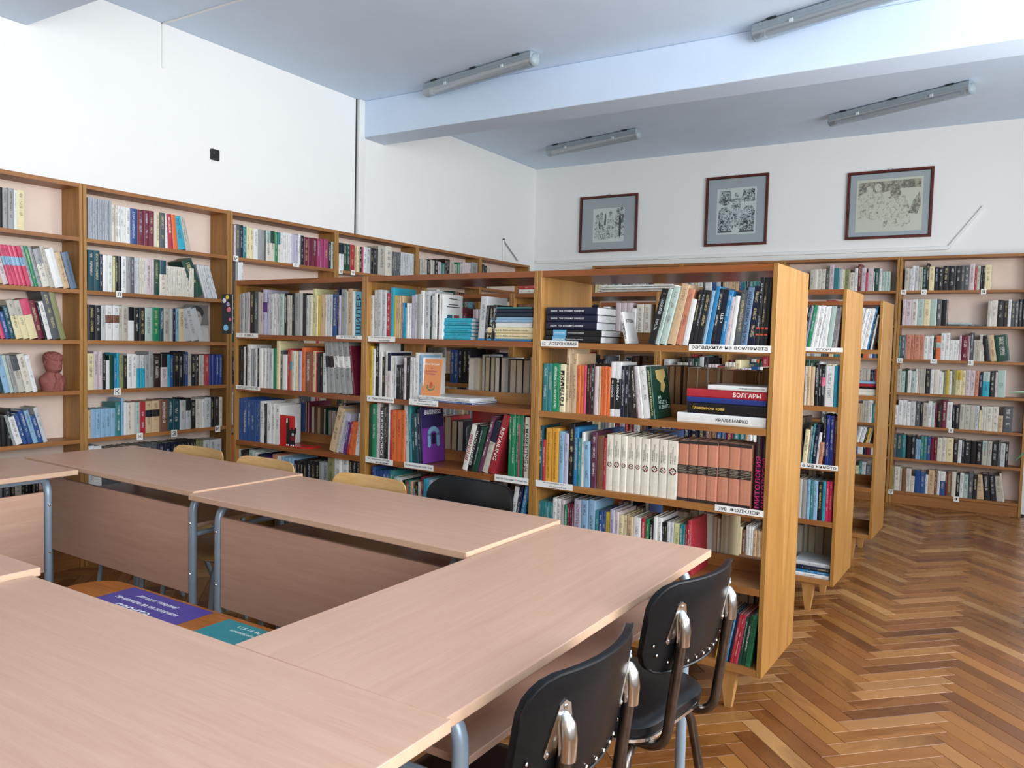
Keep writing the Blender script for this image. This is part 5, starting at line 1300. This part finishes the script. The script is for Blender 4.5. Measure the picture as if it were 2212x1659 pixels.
def pad_seat(w, d, z0, z1, rad, n=8):
    mb = MB(); V, F = [], []
    lay = [(z0, 0.94), (z0 + 0.006, 1.0), (z1 - 0.014, 1.0), (z1 - 0.004, 0.95), (z1, 0.82)]
    o = rrect(w, d, rad, n)
    for z, k in lay:
        V += [(x * k, y * k, z) for x, y in o]
    m = len(o)
    for i in range(len(lay) - 1):
        F += [(i * m + k, i * m + (k + 1) % m, (i + 1) * m + (k + 1) % m, (i + 1) * m + k) for k in range(m)]
    F.append(tuple(range(m - 1, -1, -1))); F.append(tuple((len(lay) - 1) * m + k for k in range(m)))
    return mb.add(V, F)
def black_chair(label, loc, rot):
    t = thing('black_chair', label, 'chair', loc, rot, 'black padded tubular chairs')
    # local: back plane near y = 0, seat extends to +y
    bw, z0, z1 = 0.40, 0.600, 0.820
    curve, tilt = 0.055, 0.16
    mb, rim = back_shape(bw, z0, z1, 0.062, curve, 0.030, tilt)
    bk = obj('backrest', mb, M['leather'], t, smooth=True)
    obj('piping', MB().tube([q + Vector((0, -0.008, 0)) for q in rim] + [rim[0] + Vector((0, -0.008, 0))], 0.0035, 6), M['leather'], bk, smooth=True)
    def by(x, z):
        return curve * (x / (bw / 2)) ** 2 - tilt * (z - z0)
    hz = (z1 - z0)
    riv = []
    for k in range(-5, 6):
        x = k * 0.034
        zz = z0 + 0.016 + (0.0 if abs(k) < 4 else (0.012 if abs(k) == 4 else 0.034))
        riv.append((x, zz))
    for x, zz in riv + [(-0.182, z0 + 0.075), (0.182, z0 + 0.075)]:
        obj('rivet', MB().dome((x, by(x, zz) - 0.0135, zz), 0.0042, RX, 8, 2, 0.6), M['chrome'], bk)
    sw = 0.126
    seat = obj('seat', pad_seat(0.39, 0.38, 0.435, 0.472, 0.09), M['leather'], t, smooth=True)
    seat.location = (0, 0.235, 0)
    obj('seat_rim', pad_seat(0.385, 0.375, 0.425, 0.437, 0.09), M['chrome'], t, smooth=True).location = (0, 0.235, 0)
    for sx in (-1, 1):
        x = sx * sw
        ztop = 0.728
        ytop = by(x, ztop) - 0.027
        ybot = ytop + 0.045
        pth = fillet([(x, ytop, ztop), (x, ybot - 0.006, 0.41), (x, ybot + 0.36, 0.405), (sx * 0.165, ybot + 0.40, 0.0)], 0.055, 7)
        obj('side_tube', MB().tube(pth, 0.0125, 12), M['gunmetal'], t, smooth=True)
        br = MB()
        # bullet cap over the tube end
        cap = [(x, ytop + 0.002, ztop - 0.055), (x, ytop + 0.001, ztop - 0.02), (x, ytop + 0.004, ztop + 0.004), (x, ytop + 0.010, ztop + 0.018), (x, ytop + 0.018, ztop + 0.026)]
        br.tube(cap, [0.0155, 0.0165, 0.016, 0.0115, 0.004], 14)
        bo = obj('bracket', br, M['chrome'], t, smooth=True)
        ang = math.atan2(2 * curve * x / (bw / 2) ** 2, 1)
        mm = Matrix.Translation((x, by(x, ztop) - 0.0135, ztop)) @ Matrix.Rotation(ang, 4, 'Z') @ Matrix.Rotation(PI / 2 + math.atan(tilt), 4, 'X')
        fl = MB().prism([(-0.034, -0.046), (-0.029, -0.054), (0.029, -0.054), (0.034, -0.046), (0.012, 0.040), (0.0, 0.048), (-0.012, 0.040)], -0.001, 0.0022, mm)
        obj('bracket_flange', fl, M['chrome'], bo)
        for q in ((-0.026, -0.046), (0.026, -0.046), (0, 0.036)):
            obj('screw', MB().dome(mm @ Vector((q[0], q[1], 0.002)), 0.0048, mm.to_3x3().to_4x4(), 8, 2, 0.7), M['chrome'], bo)
    yb = 0.10
    pth = fillet([(-0.19, yb - 0.075, 0.0), (-0.165, yb, 0.395), (0.165, yb, 0.395), (0.19, yb - 0.075, 0.0)], 0.06, 7)
    obj('rear_leg_tube', MB().tube(pth, 0.0125, 12), M['gunmetal'], t, smooth=True)
    obj('cross_tube', MB().tube([(-sw, 0.30, 0.405), (sw, 0.30, 0.405)], 0.010, 8), M['gunmetal'], t, smooth=True)
    for px, py in ((-0.19, yb - 0.075), (0.19, yb - 0.075), (-0.165, 0), (0.165, 0)):
        pass
    return t
# local +y (forward) must point to -x of the room for the two near chairs
black_chair('nearest black padded chair, at bottom of photo', (-0.600, 1.268, 0), PI / 2 - 0.02)
black_chair('black padded chair farther back, beside the front bookcase', (-0.596, 1.862, 0), PI / 2 - 0.14)
black_chair('black padded chair behind the far tables', (-1.69, 2.475, 0), PI - 0.05)

def wood_chair(label, loc, rot):
    t = thing('wooden_chair', label, 'chair', loc, rot, 'plywood school chairs')
    mb, rim = back_shape(0.41, 0.61, 0.792, 0.05, 0.03, 0.012, 0.12)
    obj('backrest', mb, M['ply'], t, smooth=True)
    st = obj('seat', pad_seat(0.39, 0.38, 0.43, 0.446, 0.07), M['ply'], t, smooth=True)
    st.location = (0, 0.22, 0)
    for sx in (-1, 1):
        x = sx * 0.165
        y0 = 0.03 * 0.65 - 0.12 * 0.1 - 0.016
        obj('side_tube', MB().tube(fillet([(x, y0 - 0.006, 0.74), (x, y0 + 0.02, 0.42), (x, 0.39, 0.418), (x * 1.1, 0.43, 0.0)], 0.05, 6), 0.011, 10), M['steel'], t, smooth=True)
        obj('rear_leg', MB().tube([(x, 0.14, 0.418), (x * 1.1, -0.03, 0.0)], 0.011, 10), M['steel'], t, smooth=True)
        for zz in (0.64, 0.72):
            obj('bolt', MB().dome((x, y0 + 0.03, zz), 0.006, Matrix.Rotation(-PI / 2, 4, 'X')), M['chrome'], t)
    obj('cross_tube', MB().tube([(-0.165, 0.36, 0.418), (0.165, 0.36, 0.418)], 0.009, 8), M['steel'], t, smooth=True)
    return t
wood_chair('wooden chair back farthest left behind the corner table', (-3.37, 2.52, 0), PI - 0.04)
wood_chair('wooden chair back below the red cat bookend', (-2.845, 2.485, 0), PI - 0.05)
wood_chair('wooden chair back nearest the black chair behind far tables', (-2.175, 2.44, 0), PI - 0.03)

# ------------------------------------------------------------------ framed prints on the back wall
def etching(name, paper, inkc, sc, thr, mask):
    t = NT(name)
    v = t.coord((1, 1, 1))
    sx = t.n('ShaderNodeSeparateXYZ'); t.l(v, sx.inputs[0])
    big = t.noise(v, sc * 0.35, 3, 0.5, 1.2)
    fine = t.noise(t.coord((1.8, 1, 0.8)), sc * 1.6, 4, 0.65, 1.8)
    k = t.math('ADD', t.math('MULTIPLY', big, 0.55), t.math('MULTIPLY', fine, 0.45))
    f = t.ramp(k, [(thr - 0.03, (1, 1, 1, 1)), (thr + 0.03, (0, 0, 0, 1))])
    t.set(t.mix(f, lin(paper), lin(inkc)), 0.8, 0, 0.2)
    return t.m
def picture(label, x0, x1, z0, z1, pr, draw):
    w, h = x1 - x0, z1 - z0
    t = thing('framed_print', label, 'picture', (x0, YB - 0.004, z0), 0, 'framed prints on the back wall')
    fw, d = 0.022, 0.024
    for a in ((0, 0, w, fw), (0, h - fw, w, h), (0, fw, fw, h - fw), (w - fw, fw, w, h - fw)):
        obj('frame_bar', MB().box(a[0], -d, a[1], a[2], 0, a[3]), M['frame'], t, bevel=0.003)
    for a in ((fw, fw, w - fw, fw + 0.004), (fw, h - fw - 0.004, w - fw, h - fw), (fw, fw, fw + 0.004, h - fw), (w - fw - 0.004, fw, w - fw, h - fw)):
        obj('inner_lip', MB().box(a[0], -d + 0.008, a[1], a[2], -0.004, a[3]), M['frame_dark'], t)
    obj('mat_board', MB().box(fw, -0.008, fw, w - fw, -0.004, h - fw), M['matboard'], t)
    px0, px1, pz0, pz1 = pr[0] * w, pr[1] * w, pr[2] * h, pr[3] * h
    pp = obj('print', MB().box(px0, -0.0095, pz0, px1, -0.008, pz1), ink('D6D8D0') if draw != 3 else ink('D2CDB6'), t)
    pw, ph = px1 - px0, pz1 - pz0
    def shape(pts, mat, lay=1, nm='figure_print'):
        obj(nm, MB().prism([(px0 + x * pw, pz0 + z * ph) for x, z in pts], 0, 0.0002, Matrix.Translation((0, -0.0095 - 0.0002 * lay + 0.0002, 0)) @ RX), mat, pp)
    el = lambda cx, cz, rx, rz, n=14, a0=0: [(cx + rx * math.cos(2 * PI * k / n + a0), cz + rz * math.sin(2 * PI * k / n + a0)) for k in range(n)]
    if draw == 1:
        e1 = etching('etching_light', 'D6D8D0', '4A4E4C', 130, 0.475, 0); e2 = etching('etching_mid', 'C8CAC4', '383C3A', 150, 0.50, 0)
        shape([(.05, .12), (.06, .3), (.25, .42), (.5, .55), (.6, .4), (.62, .1), (.3, .08)], e1)
        for cx, hb, ht, wd in ((.15, .35, .72, .09), (.27, .4, .78, .07), (.57, .1, .80, .10), (.80, .1, .86, .10), (.92, .15, .9, .08)):
            shape([(cx - wd, hb), (cx - wd * 1.1, ht - .18), (cx - wd * .5, ht), (cx + wd * .5, ht), (cx + wd * 1.1, ht - .18), (cx + wd, hb)], e1, 2)
            shape(el(cx, ht + .05, .05, .065), e2, 3, 'head_print')
        shape([(.35, .5), (.38, .75), (.41, .88), (.43, .75), (.42, .5)], ink('4A4E4E'), 2)
        shape([(.90, .55), (.94, .8), (.99, .82), (.97, .55)], ink('4E5252'), 3)
    elif draw == 2:
        e1 = etching('woodcut_dark', 'C4CBC8', '1C2226', 110, 0.51, 0); e2 = etching('woodcut_mid', 'CCD2CE', '1E2428', 120, 0.475, 0)
        shape([(.04, .70), (.08, .95), (.34, .95), (.36, .82), (.33, .66), (.2, .62)], e1)
        shape([(.66, .95), (.95, .97), (.97, .7), (.7, .67), (.64, .8)], e1)
        shape([(.04, .07), (.05, .5), (.12, .58), (.24, .6), (.36, .5), (.4, .07)], e1)
        shape([(.6, .07), (.64, .5), (.75, .6), (.9, .6), (.97, .5), (.96, .07)], e1)
        shape([(.33, .12), (.36, .5), (.42, .78), (.58, .78), (.64, .5), (.68, .12), (.58, .1), (.56, .15), (.44, .15), (.42, .1)], e2, 2)
        shape([(.42, .76), (.22, .86), (.2, .82), (.4, .68)], e2, 3); shape([(.58, .76), (.78, .88), (.8, .84), (.6, .68)], e2, 3)
        shape(el(.5, .84, .055, .055), e2, 4, 'head_print')
        shape(el(.22, .42, .12, .12), e2, 2, 'head_print'); shape(el(.8, .44, .12, .12), e2, 2, 'head_print')
        shape([(.04, .04), (.41, .04), (.41, .075), (.04, .075)], ink('202628'), 3); shape([(.59, .04), (.96, .04), (.96, .075), (.59, .075)], ink('202628'), 3)
    else:
        e1 = etching('sepia_light', 'D2CDB6', '8E8468', 90, 0.45, 0); e2 = etching('sepia_dark', 'B4AA90', '6E685A', 70, 0.50, 0)
        shape([(.03, .68), (.03, .95), (.97, .96), (.97, .8), (.7, .8), (.5, .77), (.3, .70)], e2)
        shape([(.03, .25), (.03, .7), (.2, .78), (.4, .74), (.45, .5), (.42, .22)], e1, 2)
        shape([(.42, .08), (.46, .5), (.5, .76), (.6, .82), (.72, .72), (.8, .5), (.84, .15), (.7, .07)], e1, 3)
        shape(el(.6, .72, .08, .1), e2, 4, 'head_print')
        shape([(.8, .33), (.86, .55), (.95, .72), (.98, .5), (.93, .3)], e2, 3)
        for cx, cz in ((.12, .58), (.24, .6), (.2, .8), (.33, .84)):
            shape(el(cx, cz, .055, .075), e1, 4, 'head_print')
    obj('glazing', MB().box(fw, -0.0125, fw, w - fw, -0.0115, h - fw), M['picture_glass'], t)
    obj('hanger', MB().tube([(w / 2 - 0.03, -0.004, h), (w / 2, -0.004, h + 0.018), (w / 2 + 0.03, -0.004, h)], 0.0012, 5), M['clip'], t)
picture('leftmost framed print, sparse ink figures on grey mat', -4.050, -3.366, 2.350, 2.958, (.235, .775, .175, .775), 1)
picture('middle framed print, tall dark woodcut on grey mat', -2.628, -2.007, 2.360, 3.050, (.185, .815, .165, .825), 2)
picture('rightmost framed print, wide sepia figure drawing', -1.291, -0.583, 2.367, 2.981, (.115, .885, .105, .875), 3)

# ------------------------------------------------------------------ ceiling lamps
def lamp(label, ax, ay, bx_, by_):
    L = math.hypot(bx_ - ax, by_ - ay)
    t = thing('ceiling_lamp', label, 'lamp', ((ax + bx_) / 2, (ay + by_) / 2, ZC), math.atan2(by_ - ay, bx_ - ax), 'fluorescent ceiling lamps')
    h = L / 2
    pr = [(-.046, 0), (-.046, -.02), (-.052, -.045), (.052, -.045), (.046, -.02), (.046, 0)]
    YZ = Matrix(((0, 0, 1, 0), (1, 0, 0, 0), (0, 1, 0, 0), (0, 0, 0, 1)))
    obj('housing', MB().prism(pr, -h + 0.03, h - 0.03, Matrix.Translation((0, 0, -0.008)) @ YZ), M['lamp_base'], t, bevel=0.004)
    cv = [(0.050 * math.cos(PI * k / 12), -0.050 - 0.045 * math.sin(PI * k / 12)) for k in range(13)]
    obj('diffuser', MB().prism(cv, -h + 0.035, h - 0.035, Matrix.Translation((0, 0, -0.004)) @ YZ), M['diffuser'], t, smooth=True)
    obj('fluorescent_tube', MB().tube([(-h + 0.07, 0, -0.072), (h - 0.07, 0, -0.072)], 0.013, 10), M['tube'], t, smooth=True)
    for sx in (-1, 1):
        obj('end_cap', MB().dome((sx * (h - 0.035), 0, -0.055), 0.044, Matrix.Rotation(sx * PI / 2, 4, 'Y'), 14, 4, 0.6), M['lamp_base'], t, smooth=True)
        obj('tube_holder', MB().box(sx * (h - 0.09) - 0.012, -0.018, -0.09, sx * (h - 0.09) + 0.012, 0.018, -0.05), M['lamp_cap'], t)
    for k in (-0.36, 0.0, 0.36):
        obj('clip', MB().box(k * L - 0.028, -0.056, -0.012, k * L + 0.028, -0.040, -0.001), M['clip'], t)
    for k in (-0.25, 0.25):
        for sy_ in (-1, 1):
            obj('latch', MB().box(k * L - 0.012, sy_ * 0.053 - 0.004, -0.066, k * L + 0.012, sy_ * 0.053 + 0.004, -0.045), M['lamp_cap'], t)
lamp('ceiling lamp in front of the beam, left one', -3.905, 4.93, -2.755, 4.70)
lamp('ceiling lamp beyond the beam, left one', -4.01, 7.06, -2.88, 6.80)
lamp('ceiling lamp cut off by top edge of photo', -1.405, 4.97, -0.28, 4.63)
lamp('ceiling lamp beyond the beam, right one', -1.345, 7.15, -0.25, 6.66)

# ------------------------------------------------------------------ plant at the right edge
t = thing('potted_plant', 'tall plant whose leaves enter at right edge of photo', 'plant', (0.42, 4.6, 0))
obj('pot', MB().tube([(0, 0, 0), (0, 0, 0.02), (0, 0, 0.30), (0, 0, 0.34)], [0.12, 0.125, 0.17, 0.175], 20), M['pot'], t, smooth=True)
obj('soil', MB().tube([(0, 0, 0.335), (0, 0, 0.342)], 0.155, 16), M['soil'], t)
obj('stem', MB().tube([(0, 0, 0.33), (0.02, 0.01, 0.7), (-0.02, 0.0, 1.15)], [0.014, 0.012, 0.007], 8), M['leaf'], t, smooth=True)
def leaf(base, tip, wid, droop, mat, nm='leaf'):
    a, b = Vector(base), Vector(tip)
    mb = MB(); V, F = [], []
    n = 8
    side = (b - a).cross(Vector((0, 0, 1))).normalized()
    for k in range(n + 1):
        s = k / n
        p = a.lerp(b, s) + Vector((0, 0, droop * math.sin(PI * s)))
        w = wid * math.sin(PI * min(1, 0.06 + s * 0.94)) ** 0.8 + 0.001
        V += [p - side * w, p + Vector((0, 0, -w * 0.35)), p + side * w, p + Vector((0, 0, -w * 0.35 - 0.002))]
    for k in range(n):
        o_ = k * 4
        F += [(o_, o_ + 1, o_ + 5, o_ + 4), (o_ + 1, o_ + 2, o_ + 6, o_ + 5), (o_ + 3, o_, o_ + 4, o_ + 7), (o_ + 2, o_ + 3, o_ + 7, o_ + 6)]
    mb.add(V, F)
    obj(nm, mb, M[mat], t, smooth=True)
leaf((-0.02, 0, 1.12), (-0.385, -0.08, 1.172), 0.034, 0.03, 'leaf_pale')
leaf((0.0, 0, 0.95), (-0.34, -0.06, 0.84), 0.045, 0.10, 'leaf')
leaf((-0.02, 0, 1.14), (0.10, 0.35, 1.25), 0.04, 0.08, 'leaf')
leaf((0.0, 0, 1.0), (0.32, 0.05, 1.15), 0.04, 0.08, 'leaf_pale')
leaf((0.0, 0, 0.8), (0.1, -0.36, 0.85), 0.045, 0.08, 'leaf')
leaf((0.0, 0, 0.7), (0.12, 0.36, 0.72), 0.045, 0.08, 'leaf')
leaf((-0.02, 0, 1.15), (0.02, -0.2, 1.42), 0.035, 0.03, 'leaf')
